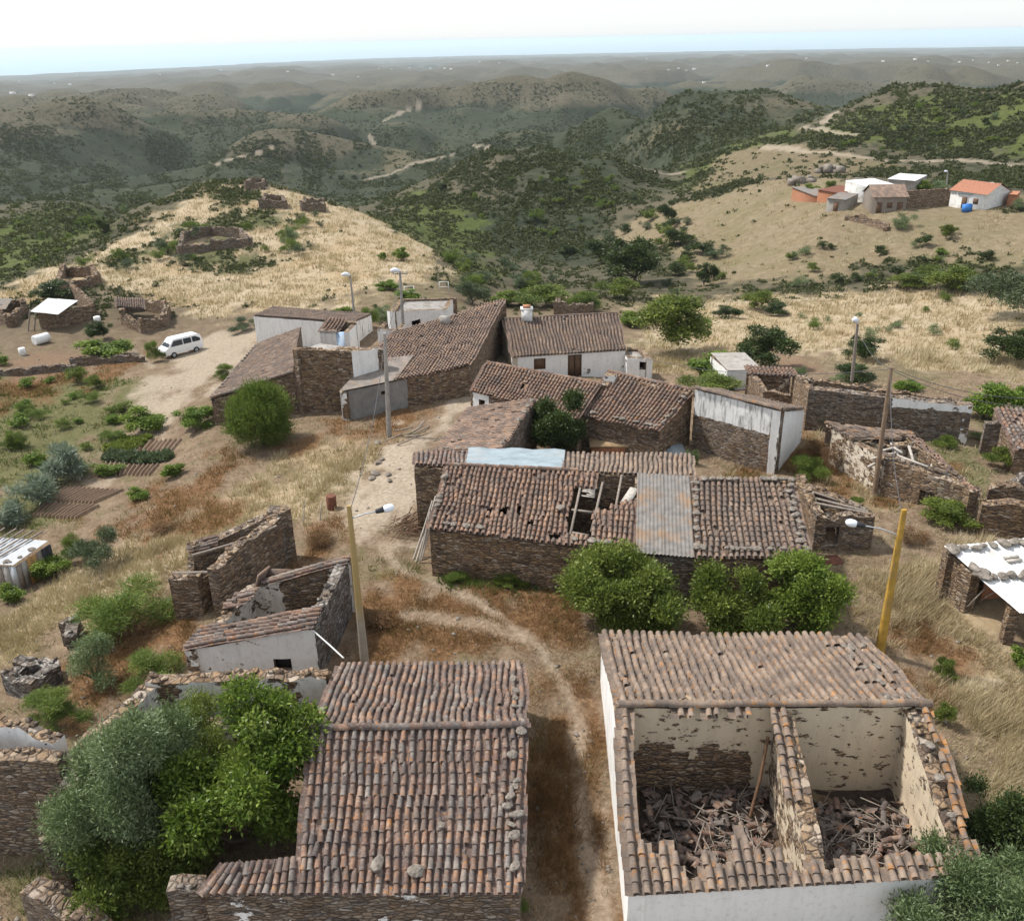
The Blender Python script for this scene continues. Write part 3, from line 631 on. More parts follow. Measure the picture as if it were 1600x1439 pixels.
def ridge(root, a, b, mat, r=.12, L=.42, name='ridge_tile', sagm=.04, dz=.05):
    a = np.asarray(a, float); b = np.asarray(b, float); n = max(2, int(np.linalg.norm(b-a)/L)); d = (b-a)/np.linalg.norm(b-a); mb = MB(); la = np.cross(d, [0, 0, 1.0]); la /= np.linalg.norm(la); up = np.cross(la, d)
    for k in range(n):
        p0, p1 = ln(a, b, k/n), ln(a, b, (k+1.15)/n); p0[2] += dz+.012; p1[2] += dz-.01; w_ = random.gauss(0, .012); z_ = sagm*(vn(np.array(k*.4), np.array(3.3), 4)-.5)
        an = np.linspace(-.25, math.pi+.25, 7); r0 = r*random.uniform(.95, 1.06)
        v = [p_+la*(math.cos(x)*q+w_)+up*(math.sin(x)*q+z_) for p_, q in ((p0, r0), (p1, r0*.86)) for x in an]
        mb.add(v, [(i, i+1, 7+i+1, 7+i) for i in range(6)], random.random())
    return obj(name, mb, mat, root)

# loose stones: one shape copied, every stone a thing of its own
import bmesh
ROCKS = []
for k in range(5):
    bm = bmesh.new(); bmesh.ops.create_icosphere(bm, subdivisions=2, radius=.5)
    for v_ in bm.verts:
        c_ = v_.co; f_ = 1+.5*(float(vn(np.array(c_.x*2.2+k*9), np.array(c_.y*2.2+c_.z*3.1), k+40))-.5); v_.co = Vector((c_.x*f_*1.15, c_.y*f_*.85, c_.z*f_*.5))
    me = bpy.data.meshes.new("stone"); bm.to_mesh(me); bm.free(); me.materials.append(M['rock']); ROCKS.append(me)
def stone(p_, s, label, group, flat=1.0):
    o = bpy.data.objects.new("stone", random.choice(ROCKS)); COL.objects.link(o); o.location = [float(c) for c in p_]
    o.scale = (s*random.uniform(.8, 1.25), s*random.uniform(.8, 1.2), s*flat*random.uniform(.8, 1.2)); o.rotation_euler = (random.gauss(0, .12), random.gauss(0, .12), random.uniform(0, 6.28))
    return tag(o, label, "stone", group)
def stones_on(e0, e1, r1, r0, sts, size, label, group, up=.14):
    S, nrm = surf(e0, e1, r1, r0, .03, 2)
    for s, t in sts: stone(S(s, t)+nrm*up, size*random.uniform(.75, 1.3), label, group)
def foot(*pts): FP.append(np.array([q[:2] for q in pts]))
def mid(a, b): return (np.asarray(a, float)+np.asarray(b, float))/2
def up(p_, dz): q = np.array(p_, float); q[2] += dz; return q
def gp(p_): return np.array([p_[0], p_[1], gz(p_[0], p_[1])])
def panel(root, a, b, s0, s1, za, zb, mat, name, inset=.12, th=.06):
    """flat board set in an opening of the wall a->b"""
    a = np.array(a[:2]); b = np.array(b[:2]); d = (b-a)/np.linalg.norm(b-a); n_ = np.array([d[1], -d[0]]); c = a+d*(s0+s1)/2-n_*inset
    mb = MB(); mb.box((c[0], c[1], (za+zb)/2), (s1-s0, th, zb-za), math.atan2(d[1], d[0])); return obj(name, mb, mat, root)
# ================================================================== HOUSE C: white house near right, half its roof fallen in
FL, FR, BL, BR_ = Q(982,1393,2.42), Q(1532,1362,2.42), Q(940,992,2.42), Q(1348,994,2.42); RL, RR = Q(966,1104,4.0), Q(1452,1102,4.0)
t = thing("white_house", "white house with its near rooms open to the sky, tiles left on its far half", "house", gp(mid(FL, FR))); foot(FL, FR, BR_, BL)
Lw = np.linalg.norm((FL-BL)[:2]); tr = np.linalg.norm((RL-BL)[:2])/Lw
wall(t, BL, FL, 2.3, prof=[(0, 2.3), (tr, 3.9), (1, 2.3)], pl=1.25, dark=.25, inner=(.62, .9), jag=.02, cap=0, disp=.02)
wall(t, FL, FR, 2.25, pl=1.35, dark=0.05, inner=(.6, .9), jag=.01, cap=0, disp=.012)
L2 = np.linalg.norm((FR-BR_)[:2]); tr2 = np.linalg.norm((FR-RR)[:2])/L2
wall(t, FR, BR_, 2.3, prof=[(0, 2.3), (tr2, 3.85), (1, 2.3)], pl=.8, inner=(.72, .95), jag=.06, ops=[(L2*.12, L2*.12+.55, 1.0, 2.0)], th=.6)
wall(t, BR_, BL, 2.25, pl=1.0, jag=.02, cap=0)
def spl(s, z): return (.2 if z < 1.75+.5*math.sin(s*1.1)+(.7 if 3.0 < s < 4.6 else 0) and s < 4.7 else .74)
wall(t, RL, RR, 3.92, pl=spl, cream=.93, dark=.1, inner=(.6, .9), jag=.03, cap=.35, disp=.03)
pt, pb = Q(1212,1112,3.8), Q(1268,1380,2.3)
pb = ln(pt, pb, .93); Lp = np.linalg.norm((pt-pb)[:2])
wall(t, pt, pb, 3.7, prof=[(0, 3.75), (.45, 3.3), (.75, 2.9), (1, 2.3)], pl=.5, cream=.9, inner=(.5, .95), th=.55, jag=.1, cap=.3, )
tiles(t, BR_, BL, RL, RR, .315, M['tile_tan'], sag=.12, hole=lambda s, q: s < .16 and random.random() < .12, loose=.025)
HC = [lambda s, q: not s < .04, lambda s, q: not s > .972 or random.random() < .12, lambda s, q: s < .04 or s > .972 or not q < (.17+.07*math.sin(s*23)+.05*math.sin(s*61) if s < .52 else .115+.03*math.sin(s*41)),
      lambda s, q: not (abs(s-.515) < .022 and q > .42), lambda s, q: not (.15 < s < .42 and q > .955-.02*math.sin(s*70))]
for k_ in (.25, .75): tiles(t, FL, FR, RR, RL, .315, M['tile_tan'], hole=lambda s, q: HC[2](s, q) or (s > .513) != (k_ > .5), sag=.03, loose=.05, sd=777)
for h_ in HC[:2]+HC[3:]: tiles(t, FL, FR, RR, RL, .315, M['tile_lichen' if h_ is HC[1] else 'tile_tan'], hole=h_, sag=.03, loose=.06, sd=777)
ridge(t, up(RL, .06), up(RR, .06), M['tile_tan'], r=.15)
mb = MB()                                        # the wooden prop leaning inside
mb.tube([Q(1172,1275,.8), Q(1188,1215,1.9), Q(1200,1150,3.2)], .06, 6); obj("fallen_beam", mb, M['dark_wood'], t)
def debris(cx, n_s, n_t, label):
    mb = MB()
    for k in range(n_t):
        u, v = random.choice(cx)(); z = .42+random.uniform(-.2, .3); p_ = Q(u, v, z); p_[2] = z
        an = np.linspace(0, math.pi, 5); rz = random.uniform(0, 6.28); M_ = np.array((Matrix.Rotation(rz, 3, 'Z') @ Matrix.Rotation(random.gauss(0, .5), 3, 'X') @ Matrix.Rotation(random.gauss(0, .5), 3, 'Y')))
        q = np.array([[y, math.cos(x)*.1, math.sin(x)*.1] for y in (-.2, .2) for x in an]) @ M_.T + p_
        mb.add(q, [(i, i+1, 5+i+1, 5+i) for i in range(4)], random.random())
    o1 = obj("tile_rubble", mb, M['tile_dark'], smooth=False); tag(o1, label[0], "rubble", kind="stuff")
    mb = MB()
    for k in range(n_s):
        u, v = random.choice(cx)(); z = .5+random.uniform(-.15, .3); p_ = Q(u, v, z); a = random.uniform(0, 6.28); l_ = random.uniform(.2, .8); dz = random.gauss(0, .16)
        mb.bar(p_-[math.cos(a)*l_, math.sin(a)*l_, dz*l_], p_+[math.cos(a)*l_, math.sin(a)*l_, dz*l_], random.uniform(.018, .045), .022, random.random())
    tag(obj("stick_rubble", mb, M['wood']), label[1], "rubble", kind="stuff")
debris([lambda: (random.uniform(1010, 1200), random.uniform(1235, 1360))], 130, 230, ("broken roof tiles heaped on the floor of the left open room", "snapped grey laths strewn over the left open room"))
debris([lambda: (random.uniform(1270, 1435), random.uniform(1255, 1355))], 110, 190, ("broken roof tiles heaped on the floor of the right open room", "snapped grey laths strewn over the right open room"))
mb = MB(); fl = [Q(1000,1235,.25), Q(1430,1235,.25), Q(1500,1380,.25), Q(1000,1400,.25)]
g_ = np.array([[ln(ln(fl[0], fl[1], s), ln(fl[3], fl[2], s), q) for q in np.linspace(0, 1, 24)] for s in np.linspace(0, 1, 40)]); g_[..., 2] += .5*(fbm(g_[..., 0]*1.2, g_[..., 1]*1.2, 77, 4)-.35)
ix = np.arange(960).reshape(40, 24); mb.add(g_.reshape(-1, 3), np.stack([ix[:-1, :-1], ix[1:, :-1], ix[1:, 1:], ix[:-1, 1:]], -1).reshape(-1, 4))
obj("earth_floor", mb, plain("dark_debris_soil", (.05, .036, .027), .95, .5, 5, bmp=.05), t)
stones_on(BR_, BL, RL, RR, [(random.uniform(.03, .13), random.uniform(.1, .95)) for _ in range(14)], .26, "grey stone lying on the tiles by the right verge of the half roofless white house", "stones on the white house roof")
stones_on(FL, FR, RR, RL, [(.96, q) for q in (.3, .52, .72)], .28, "lichened stone capping the broken right wall of the half roofless white house", "stones on the broken white house wall")
# ================================================================== HOUSE A: near left
FLa, FRa, BLa, BRa, RLa, RRa = Q(463,1392,2.4), Q(811,1390,2.4), Q(527,1041,2.4), Q(818,1038,2.4), Q(484,1140,4.0), Q(820,1136,4.0)
t = thing("stone_house", "stone house in front with a weathered two sided tile roof beside the dirt path", "house", gp(mid(FLa, FRa))); foot(FLa, FRa, BRa, BLa)
e0 = Q(318,1393,2.4)
wall(t, up(e0, 0), FRa, 2.25, pl=lambda s, z: .12+.25*(vn(np.array(s/1.5), np.array(1.0), 8)), grey=.5, dark=.7, jag=.03, cap=0)
for a, b_, r_ in ((FRa, BRa, RRa), (BLa, FLa, RLa)):
    l_ = np.linalg.norm((a-b_)[:2]); wall(t, a, b_, 2.25, prof=[(0, 2.25), (np.linalg.norm((r_-a)[:2])/l_, 3.85), (1, 2.25)], grey=.4, jag=.02, cap=0)
wall(t, BRa, BLa, 2.25, jag=.02, cap=0)
tiles(t, FLa, FRa, RRa, RLa, .25, M['tile_dark'], sag=.1, jit=1.5, loose=.03); tiles(t, BRa, BLa, RLa, RRa, .265, M['tile_dark'], sag=.12, jit=1.3, loose=.02)
tiles(t, e0, FLa, Q(464,1338,2.78), Q(350,1350,2.75), .25, M['tile_dark'], sag=.04, loose=.05, over=.1)
ridge(t, up(RLa, .05), up(RRa, .05), M['tile_dark'], r=.13)
stones_on(FLa, FRa, RRa, RLa, [(.955+random.uniform(-.03, .03), q) for q in (.12, .3, .36, .42, .47, .53, .6, .63, .8, .96)], .27, "flat pale stone on the near left roof along its right verge", "stones along the verge of the near left roof")
stones_on(BRa, BLa, RLa, RRa, [(.04+random.uniform(-.015, .06), q) for q in (.5, .3, .62, .75)], .26, "small stone on the far slope of the near left roof at its right edge", "stones on the far slope of the near left roof")
stones_on(FLa, FRa, RRa, RLa, [(.36, .14)], .36, "round yellowish stone lying low on the near left roof", None); stones_on(FLa, FRa, RRa, RLa, [(.535, .1)], .42, "large square slab lying near the eave of the near left roof", None); stones_on(FLa, FRa, RRa, RLa, [(.64, .36)], .26, "lone grey stone in the middle of the near left roof", None)
# ================================================================== RUIN B: walled yard with the trees
t = thing("ruined_house", "roofless ruin with peeling plaster walls and big trees growing inside", "ruin", gp(Q(300,1250,0)))
w0, w1, w2 = Q(512,1043,2.9), Q(235,1053,3.0), Q(112,1166,2.9)
Lb = np.linalg.norm((w0-w1)[:2])
wall(t, w0, w1, 2.85, 3.0, th=.62, pl=.0, inner=(lambda s, z: .66+.2*math.sin(s*2.9), .2), dark=.55, ops=[(Lb*.08, Lb*.08+.45, 1.2, 1.75), (Lb*.26, Lb*.26+1.1, .2, 1.6), (Lb*.62, Lb*.62+.8, .6, 1.3)], jag=.12)
wall(t, w1, w2, 3.0, 2.8, th=.6, pl=.2, inner=(.6, .2), dark=.9, jag=.12)
wall(t, w2, Q(70,1330,1.0), 2.7, 1.2, th=.6, jag=.3, grey=.5)
wall(t, Q(30,1395,1.0), Q(170,1475,.8), 1.1, .9, th=.7, jag=.25, grey=.5)
wall(t, Q(262,1405,1.8), Q(318,1400,1.8), 1.9, 2.1, th=.6, jag=.2, grey=.6)
t = thing("ruined_house", "roofless stone ruin cut by the left edge below the pale plastered wall stub", "ruin", gp(Q(0,1250,0)))
wall(t, Q(-160,1180,2.9), Q(88,1192,2.9), 2.9, th=.6, jag=.08, grey=.35)
wall(t, Q(-60,1112,3.1), Q(86,1172,2.7), 3.2, 2.8, th=.5, pl=.85, jag=.2, dark=.2)
# ================================================================== RUIN D: small white ruin with strips of tiles
FLd, FRd, BRd, BLd = Q(288,1013,1.7), Q(490,976,2.8), Q(548,869,2.8), Q(385,912,1.7)
t = thing("ruined_cottage", "small whitewashed ruin with dark tile strips sloping left and a hole in its roof", "ruin", gp(mid(FLd, FRd))); foot(FLd, FRd, BRd, BLd)
Ld = np.linalg.norm((FLd-FRd)[:2])
wall(t, FLd, FRd, 1.55, 2.65, pl=.74, dark=.1, ops=[(Ld*.66, Ld*.66+.75, .45, 1.1)], jag=.03, cap=0); panel(t, FLd, FRd, Ld*.66, Ld*.66+.75, .45, 1.1, M['black'], 'opening_shade_panel', inset=.3)  # black panel added to stand for the shade inside the window opening
wall(t, FRd, BRd, 2.65, 2.7, pl=.0, grey=.9, jag=.05, cap=.3); LB = np.linalg.norm((BRd-BLd)[:2])
wall(t, BRd, BLd, 2.7, 1.6, pl=.3, inner=(lambda s, z: .72 if not 1.2 < s < 3.2 else .1, .5), jag=.03, cap=0); wall(t, BLd, FLd, 1.6, pl=.5, jag=.08, inner=(.6, .3))
for h_ in (lambda s, q: not s > .7+.05*q, lambda s, q: not (s < .13 and q > .25), lambda s, q: not (q < .2 and .14 < s < .42) or random.random() < .3): tiles(t, BLd, FLd, FRd, BRd, .28, M['tile_dark'], hole=h_, sag=.08, jit=1.6, loose=.04, sd=778)
mb = MB(); mb.bar(ln(BLd, BRd, .2)+[0, -.3, .1], ln(BLd, BRd, .75)+[0, -.3, .15], .12, .12); obj("beam", mb, M['wood'], t)
mb = MB(); q0 = Q(410,905,1.9); mb.box(q0, (.12, .9, 1.1), -.4, tilt=(0, .35)); mb.box(q0+[.9, .2, 0], (1.5, .1, .8), -.1); obj("brick_stub", mb, M['tile_red'], t)
mb = MB(); mb.tube([Q(489,985,2.6), Q(512,1005,2.3), Q(537,1028,2.5)], .035, 6); tag(obj("pipe", mb, M['sheet_white']), "thin white pipe bent down from the corner of the small whitewashed ruin", "pipe")
# ================================================================== RUIN E: bare stone ruin behind D
a_, b_, c_ = Q(295,848,2.0), Q(447,792,2.3), Q(338,889,2.0)
t = thing("ruined_house", "bare dark stone ruin on the grassy slope behind the small whitewashed ruin", "ruin", gp(mid(a_, c_))); foot(a_, b_, c_)
wall(t, b_, a_, 2.4, 1.9, th=.6, jag=.1, grey=.35, pl=-.1); e_ = Q(437,812,2.2); wall(t, c_, e_, 1.9, 2.3, th=.6, jag=.12, grey=.3, inner=(0, 0))
wall(t, e_, b_, 2.3, 2.4, th=.9, jag=.15, grey=.7)
wall(t, a_, Q(290,880,1.0), 1.9, .4, th=.5, jag=.2); wall(t, Q(263,906,1.0), Q(308,905,1.1), 1.0, 1.2, th=.6, jag=.12, grey=.3); wall(t, Q(308,905,1.1), Q(330,880,1.1), 1.1, .6, th=.5, jag=.2)
mb = MB(); mb.tube([Q(300,868,2.0), Q(380,845,2.0), Q(432,822,2.15)], .07, 6); mb.tube([Q(270,896,1.0), Q(345,894,.9)], .09, 6); obj("beam", mb, M['wood'], t)
tiles(t, Q(296,860,1.85), Q(296,848,1.95), Q(340,836,2.1), Q(340,850,2.0), .22, M['tile_dark'], loose=.1)
# ================================================================== HOUSE I: the long central house
F0, F1, F2, F3 = Q(671,824,2.8), Q(988,861,2.8), Q(1086,868,2.8), Q(1267,872,2.8)
R00, R0, R1, R2, R3 = Q(647,726,3.85), Q(697,727,4.0), Q(993,741,4.05), Q(1083,746,4.05), Q(1236,747,3.95)
B0, B2 = Q(650,706,3.2), Q(1082,712,3.2)
t = thing("stone_house", "long stone farmhouse with holes in its tile roof and a corrugated sheet patch", "house", gp(mid(F0, F3))); foot(F0, F3, R3, B2, B0)
L1 = np.linalg.norm((F1-F0)[:2])
wall(t, F0, F1, 2.65, ops=[(L1*.72, L1*.72+1.15, .35, 1.35)], jag=.04, cap=0, grey=.1); wall(t, F1, F2, 2.65, jag=.04, cap=0, grey=.6, pl=.15); wall(t, F2, F3, 2.65, jag=.04, cap=0, grey=.1)
wall(t, F3, R3, 2.65, 3.85, jag=.15, grey=0, th=.7); wall(t, R3, R2, 3.85, jag=.05); wall(t, R2, B2, 3.9, 3.1); wall(t, B2, B0, 3.1, jag=.04, cap=0); wall(t, B0, R00, 3.1, 3.7, jag=.05)
wall(t, R00, R0, 3.7, jag=.08); wall(t, R0, F0, 3.85, 2.65, jag=.06, cap=.4); wall(t, R0, R2, 3.85, 3.95, jag=.03, cap=.35, th=.4); wall(t, R1, F1, 3.9, 2.7, jag=.03, cap=0, th=.3)
def hi(s, q):
    for a, b, rs, rt in ((.285, .40, .022, .05), (.355, .39, .025, .07), (.43, .41, .018, .06), (.5, .235, .018, .05)):
        if abs(s-a) < rs and abs(q-b) < rt: return True
    if .60 < s < .66 and .07 < q < .15: return True
    if .68 < s < .795 and .13 < q < .80-.1*(s-.68): return True
    if s >= .795 and q > .44+.22*(s-.795)/.2: return True
    return False
tiles(t, F0, F1, R1, R0, .265, M['tile_red'], hole=hi, sag=.16, jit=1.7, loose=.05)
sheet(t, up(F1, .06)+[.12, -.2, -.05], up(F2, .06)+[-.05, -.2, -.05], ln(R1, R2, .93)+[0, 0, .08], ln(R1, R2, .03)+[0, 0, .08], M['sheet_grey'], pitch=.19, amp=.035)
tiles(t, F2, F3, R3, R2, .30, M['tile_tan'].copy() if False else M['tile_brown'], sag=.1, loose=.03)
def bk(f): return ln(R00, R2, f), ln(B0, B2, f)
for f0, f1, mt in ((0, .2, 'tile_dark'), (.535, 1, 'tile_tan')):
    (ra, ea), (rb, eb) = bk(f0), bk(f1); tiles(t, eb, ea, ra, rb, .27, M[mt], sag=.05, loose=.03)
(ra, ea), (rb, eb) = bk(.195), bk(.545)
sheet(t, up(ea, .14)+[0, .4, 0], up(eb, .1)+[0, .4, 0], up(rb, .1), up(ra, .1), M['sheet_blue'], pitch=2.2, amp=.05, name='blue_sheet', cols=1, rows=1)
ridge(t, up(R0, .0), up(ln(R0, R1, .7), .02), M['tile_red'], r=.13)
mb = MB(); S_, n_ = surf(F0, F1, R1, R0, .1, 3)
for (s0, q0, s1, q1) in ((.70, .12, .725, .82), (.80, .2, .835, .86), (.69, .48, .80, .46), (.9, .35, .93, .98), (.70, .16, .79, .14)): mb.bar(S_(s0, q0)-n_*.06, S_(s1, q1)-n_*.06, .11, .11, random.random())
obj("rafter", mb, M['wood'], t)
mb = MB()
for k in range(7): mb.bar(S_(.72+.07*random.random(), .68+.02*k)-n_*.1, S_(.8, .66+.02*k)-n_*.08, .09, .02, random.random())
obj("broken_board", mb, M['pale_wood'], t); mb = MB(); mb.bar(S_(.95, .6)-n_*.1, S_(1.0, .8)-n_*.02, .5, .03); obj("broken_board", mb, M['pale_wood'], t)
stones_on(F0, F1, R1, R0, [(random.uniform(.05, .32), .06) for _ in range(7)]+[(.015, random.uniform(.1, .95)) for _ in range(7)]+[(random.uniform(.7, .98), .05) for _ in range(9)], .33, "grey stone set on the holed tiles along the edge of the long farmhouse roof", "stones on the holed farmhouse roof")
stones_on(F2, F3, R3, R2, [(random.uniform(.0, 1), .075) for _ in range(17)], .33, "grey stone in the row along the eave of the long farmhouse roof's intact end", "stones along the farmhouse eave")
stones_on(F2, F3, R3, R2, [(.97+random.uniform(-.05, .03), q) for q in np.linspace(.1, .95, 12)]+[(random.uniform(.1, .95), .96) for _ in range(10)]+[(.02, q) for q in np.linspace(.1, .9, 9)], .34, "lichened stone weighing down the edge tiles of the farmhouse roof's intact end", "stones around the farmhouse roof end")
stones_on(F0, F1, R1, R0, [(.64, .44)], .5, "pale yellow stone alone on the holed farmhouse tiles", None)
for k, (ua, va, ub, vb) in enumerate(((650,878,681,775), (658,876,684,772), (646,874,676,782), (655,880,672,800))):
    mb = MB(); p0 = G(ua, va); mb.tube([p0, mid(p0, Q(ub, vb, 2.6))+[.03, 0, .02], Q(ub, vb, 2.6)], .055, 6); tag(obj("pole", mb, M['pale_wood']), "long bare pole leaning on the left end of the long farmhouse", "pole", "poles leaning on the farmhouse")
mb = MB(); p0 = G(628, 835)
for k in range(60):
    q = p0+[random.gauss(0, .5), random.gauss(0, .5), random.uniform(.05, .7)]; a = random.uniform(-.5, 1.4); l_ = random.uniform(.6, 1.5); mb.tube([q, q+[math.cos(a)*l_, math.sin(a)*l_, random.uniform(-.2, .5)]], .022, 4, cap=False)
tag(obj("branch_pile", mb, M['dark_wood']), "pile of dark dry branches at the left end of the long farmhouse", "branches", kind="stuff")
# ================================================================== RUIN J
q = [Q(1276,808,1.9), Q(1368,808,1.8), Q(1348,786,1.8), Q(1243,749,2.0)]
t = thing("ruined_house", "low stone ruin with fallen beams against the right end of the long farmhouse", "ruin", gp(mid(q[0], q[1]))); foot(*q)
wall(t, q[0], q[1], 1.9, 1.7, jag=.2, grey=.4, ops=[(.6, 1.3, .2, 1.3)]); wall(t, q[1], q[2], 1.7, jag=.2, grey=.5); wall(t, q[2], q[3], 1.8, 2.1, jag=.12, grey=.3); wall(t, q[3], q[0], 2.1, 1.9, jag=.2)
mb = MB()
for s in (.25, .45, .6): mb.tube([ln(q[3], q[0], s)+[.3, 0, -.1], ln(q[2], q[1], s)+[0, 0, -.15]], .08, 6)
obj("beam", mb, M['wood'], t)
# ================================================================== HOUSE L: low roof sloping left
l0, l1, h1, h0 = Q(734,637,2.3), Q(680,706,2.2), Q(784,703,3.2), Q(838,624,3.2)
t = thing("stone_house", "low stone house whose grey brown tiles slope down towards the pale lane", "house", gp(mid(l0, l1))); foot(l0, l1, h1, h0)
wall(t, l1, h1, 2.1, 3.05, jag=.03, cap=0); wall(t, h1, h0, 3.05, jag=.05, grey=.6, cap=.4); wall(t, h0, l0, 3.05, 2.15, jag=.03, cap=0); wall(t, l0, l1, 2.1, jag=.03, cap=0)
tiles(t, l0, l1, h1, h0, .27, M['tile_pale'], sag=.12, jit=1.4, loose=.03)
stones_on(l0, l1, h1, h0, [(random.uniform(.05, .95), .97) for _ in range(12)]+[(.97, random.uniform(.1, .9)) for _ in range(8)], .3, "grey stone on the rim of the low roof sloping to the pale lane", "stones on the low lane roof")
# ================================================================== HOUSE M: middle house, two tile roofs
t = thing("stone_house", "stone house in the middle of the village under two joined rust brown tile roofs", "house", gp(Q(960,690,-.5)))
m0, m1, k1, k0 = Q(735,609,2.3), Q(902,655,2.2), Q(938,600,3.2), Q(761,567,3.2)
n0, n1, j1, j0 = Q(904,647,1.95), Q(1030,673,1.9), Q(1082,610,3.4), Q(950,581,3.4); foot(m0, n1, j1, k0)
LM = np.linalg.norm((m1-m0)[:2])
wall(t, m0, m1, 2.2, 2.1, pl=lambda s, z: .95 if .2 < s < 1.6 else .05, dark=.1, ops=[(.75, 1.3, .95, 1.75)], jag=.03, cap=0); wall(t, n0, n1, 1.85, 1.8, jag=.04, cap=0, grey=.4); wall(t, n1, j1, 1.8, 3.3, jag=.04, cap=.5); wall(t, j1, j0, 3.3, jag=.03, cap=0)
wall(t, j0, k1, 3.2, 3.1, jag=.03, cap=0); wall(t, k1, k0, 3.1, 3.1, jag=.05, cap=.5); wall(t, k0, m0, 3.1, 2.2, jag=.04, cap=0)
tiles(t, m0, m1, k1, k0, .27, M['tile_red'], sag=.12, jit=1.3, loose=.02, hole=lambda s, q: abs(s-.42) < .02 and abs(q-.55) < .08); tiles(t, n0, n1, j1, j0, .27, M['tile_red'], sag=.13, jit=1.2, loose=.02)
ridge(t, k0, k1, M['tile_red']); ridge(t, j0, j1, M['tile_red'])
wall(t, Q(943,588,3.5), Q(960,590,3.5), 3.6, jag=.05, pl=.7, cap=.3, th=.6)
stones_on(n0, n1, j1, j0, [(random.uniform(.0, 1), .06) for _ in range(16)]+[(.98, random.uniform(.1, .9)) for _ in range(7)]+[(.02, random.uniform(.1, .9)) for _ in range(8)], .3, "stone set on the eave and joint of the middle house roofs", "stones on the middle house roofs")
# ================================================================== HOUSE N: wall with the white band
a_, b_ = Q(1080,700,-.4), Q(1210,737,-.3); c_ = Q(1251,690,-.4); d_ = Q(1118,662,-.4); zt = 3.8
t = thing("stone_building", "long stone building with a streaked white band below its eave and a whitewashed end", "building", gp(mid(a_, b_))); foot(a_, b_, c_, d_)
wall(t, a_, b_, zt, pl=lambda s, z: .82 if z > 1.9 else -.2, dark=1.35, grey=.5, jag=.02, cap=0); wall(t, b_, c_, zt, 1.9, pl=.97, dark=.1, jag=.03, cap=0, disp=.06); wall(t, c_, d_, 1.85, 2.1, jag=.02, cap=0); wall(t, d_, a_, 2.1, zt, jag=.02, cap=0)
tiles(t, [*c_[:2], 1.95], [*d_[:2], 2.2], [*a_[:2], zt+.12], [*b_[:2], zt+.12], .28, M['tile_tan'], loose=.03)
ridge(t, [*a_[:2], zt+.1], [*b_[:2], zt+.1], M['tile_tan'], r=.14)
# ================================================================== HOUSE O: white cottage with chimney
f0, f1, r1, r0 = Q(800,557,-.3), Q(977,546,-.3), Q(964,490,1.4), Q(787,499,1.4)
t = thing("white_house", "whitewashed cottage with a brown tile roof, brown door and white chimney", "house", gp(mid(f0, f1))); bk0, bk1 = r0+(r0-f0)*[1, 1, 0], r1+(r1-f1)*[1, 1, 0]; bk0[2] = bk1[2] = -.3; foot(f0, f1, bk1, bk0)
LO = np.linalg.norm((f1-f0)[:2]); dz0 = -2.55
ow = wall(t, f0, f1, -.42, pl=lambda s, z: 1.1 if s < LO*.62 or z > -1.5 else .7, dark=.1, ops=[(LO*.19, LO*.19+1.05, -1.65, -.65), (LO*.49, LO*.49+1.25, dz0, -.5)], jag=.01, cap=0, disp=.01)
panel(t, f0, f1, LO*.19, LO*.19+1.05, -1.65, -.65, M['dark_wood'], 'window'); panel(t, f0, f1, LO*.49, LO*.49+.6, dz0, -.5, M['dark_wood'], 'door'); panel(t, f0, f1, LO*.49+.66, LO*.49+1.25, dz0, -.5, M['dark_wood'], 'door')
for a, b_, r_ in ((f1, bk1, r1), (bk0, f0, r0)):
    l_ = np.linalg.norm((a-b_)[:2]); wall(t, a, b_, -.4, prof=[(0, -.4), (.5, 1.3), (1, -.4)], pl=.75, cream=.8, jag=.01, cap=0)
wall(t, bk1, bk0, -.4, pl=.9, jag=.01, cap=0)
tiles(t, f0, f1, r1, r0, .30, M['tile_brown'], sag=.08, loose=.015); tiles(t, bk1, bk0, r0, r1, .3, M['tile_brown'], sag=.05); ridge(t, r0, r1, M['tile_brown'], r=.13)
mb = MB(); c0 = Q(823,497,1.4); mb.box(c0+[0, -.3, .3], (1.0, .8, 1.3)); mb.box(c0+[0, -.3, 1.0], (1.15, .95, .12)); ch = obj("chimney", mb, M['white'], t); mb = MB(); mb.box(c0+[0, -.3, 1.17], (.7, .6, .22)); obj("chimney_cap", mb, M['brick'], ch)
g0, g1 = Q(980,562,-.9), Q(1019,564,-.9); bb = [3.2*(f1-f0)[1]/LO*-1, 3.2, 0]
t = thing("outbuilding", "small flat roofed white annex at the right end of the whitewashed cottage", "outbuilding", gp(mid(g0, g1))); foot(g0, g1, g1+bb, g0+bb)
wall(t, g0, g1, -.75, pl=1.0, dark=.3, jag=.01, cap=0, ops=[(1.1, 1.75, -1.75, -1.05)]); wall(t, g1, g1+bb, -.75, pl=1, jag=.01, cap=0); wall(t, g1+bb, g0+bb, -.75, pl=1, jag=.01, cap=0); wall(t, g0+bb, g0, -.75, pl=1, jag=.01, cap=0)
mb = MB(); c0 = (g0+g1+g0+bb+g1+bb)/4; mb.box([c0[0], c0[1], -1.0], (2.0, 2.6, .12)); obj("roof_slab", mb, M['concrete'], t)
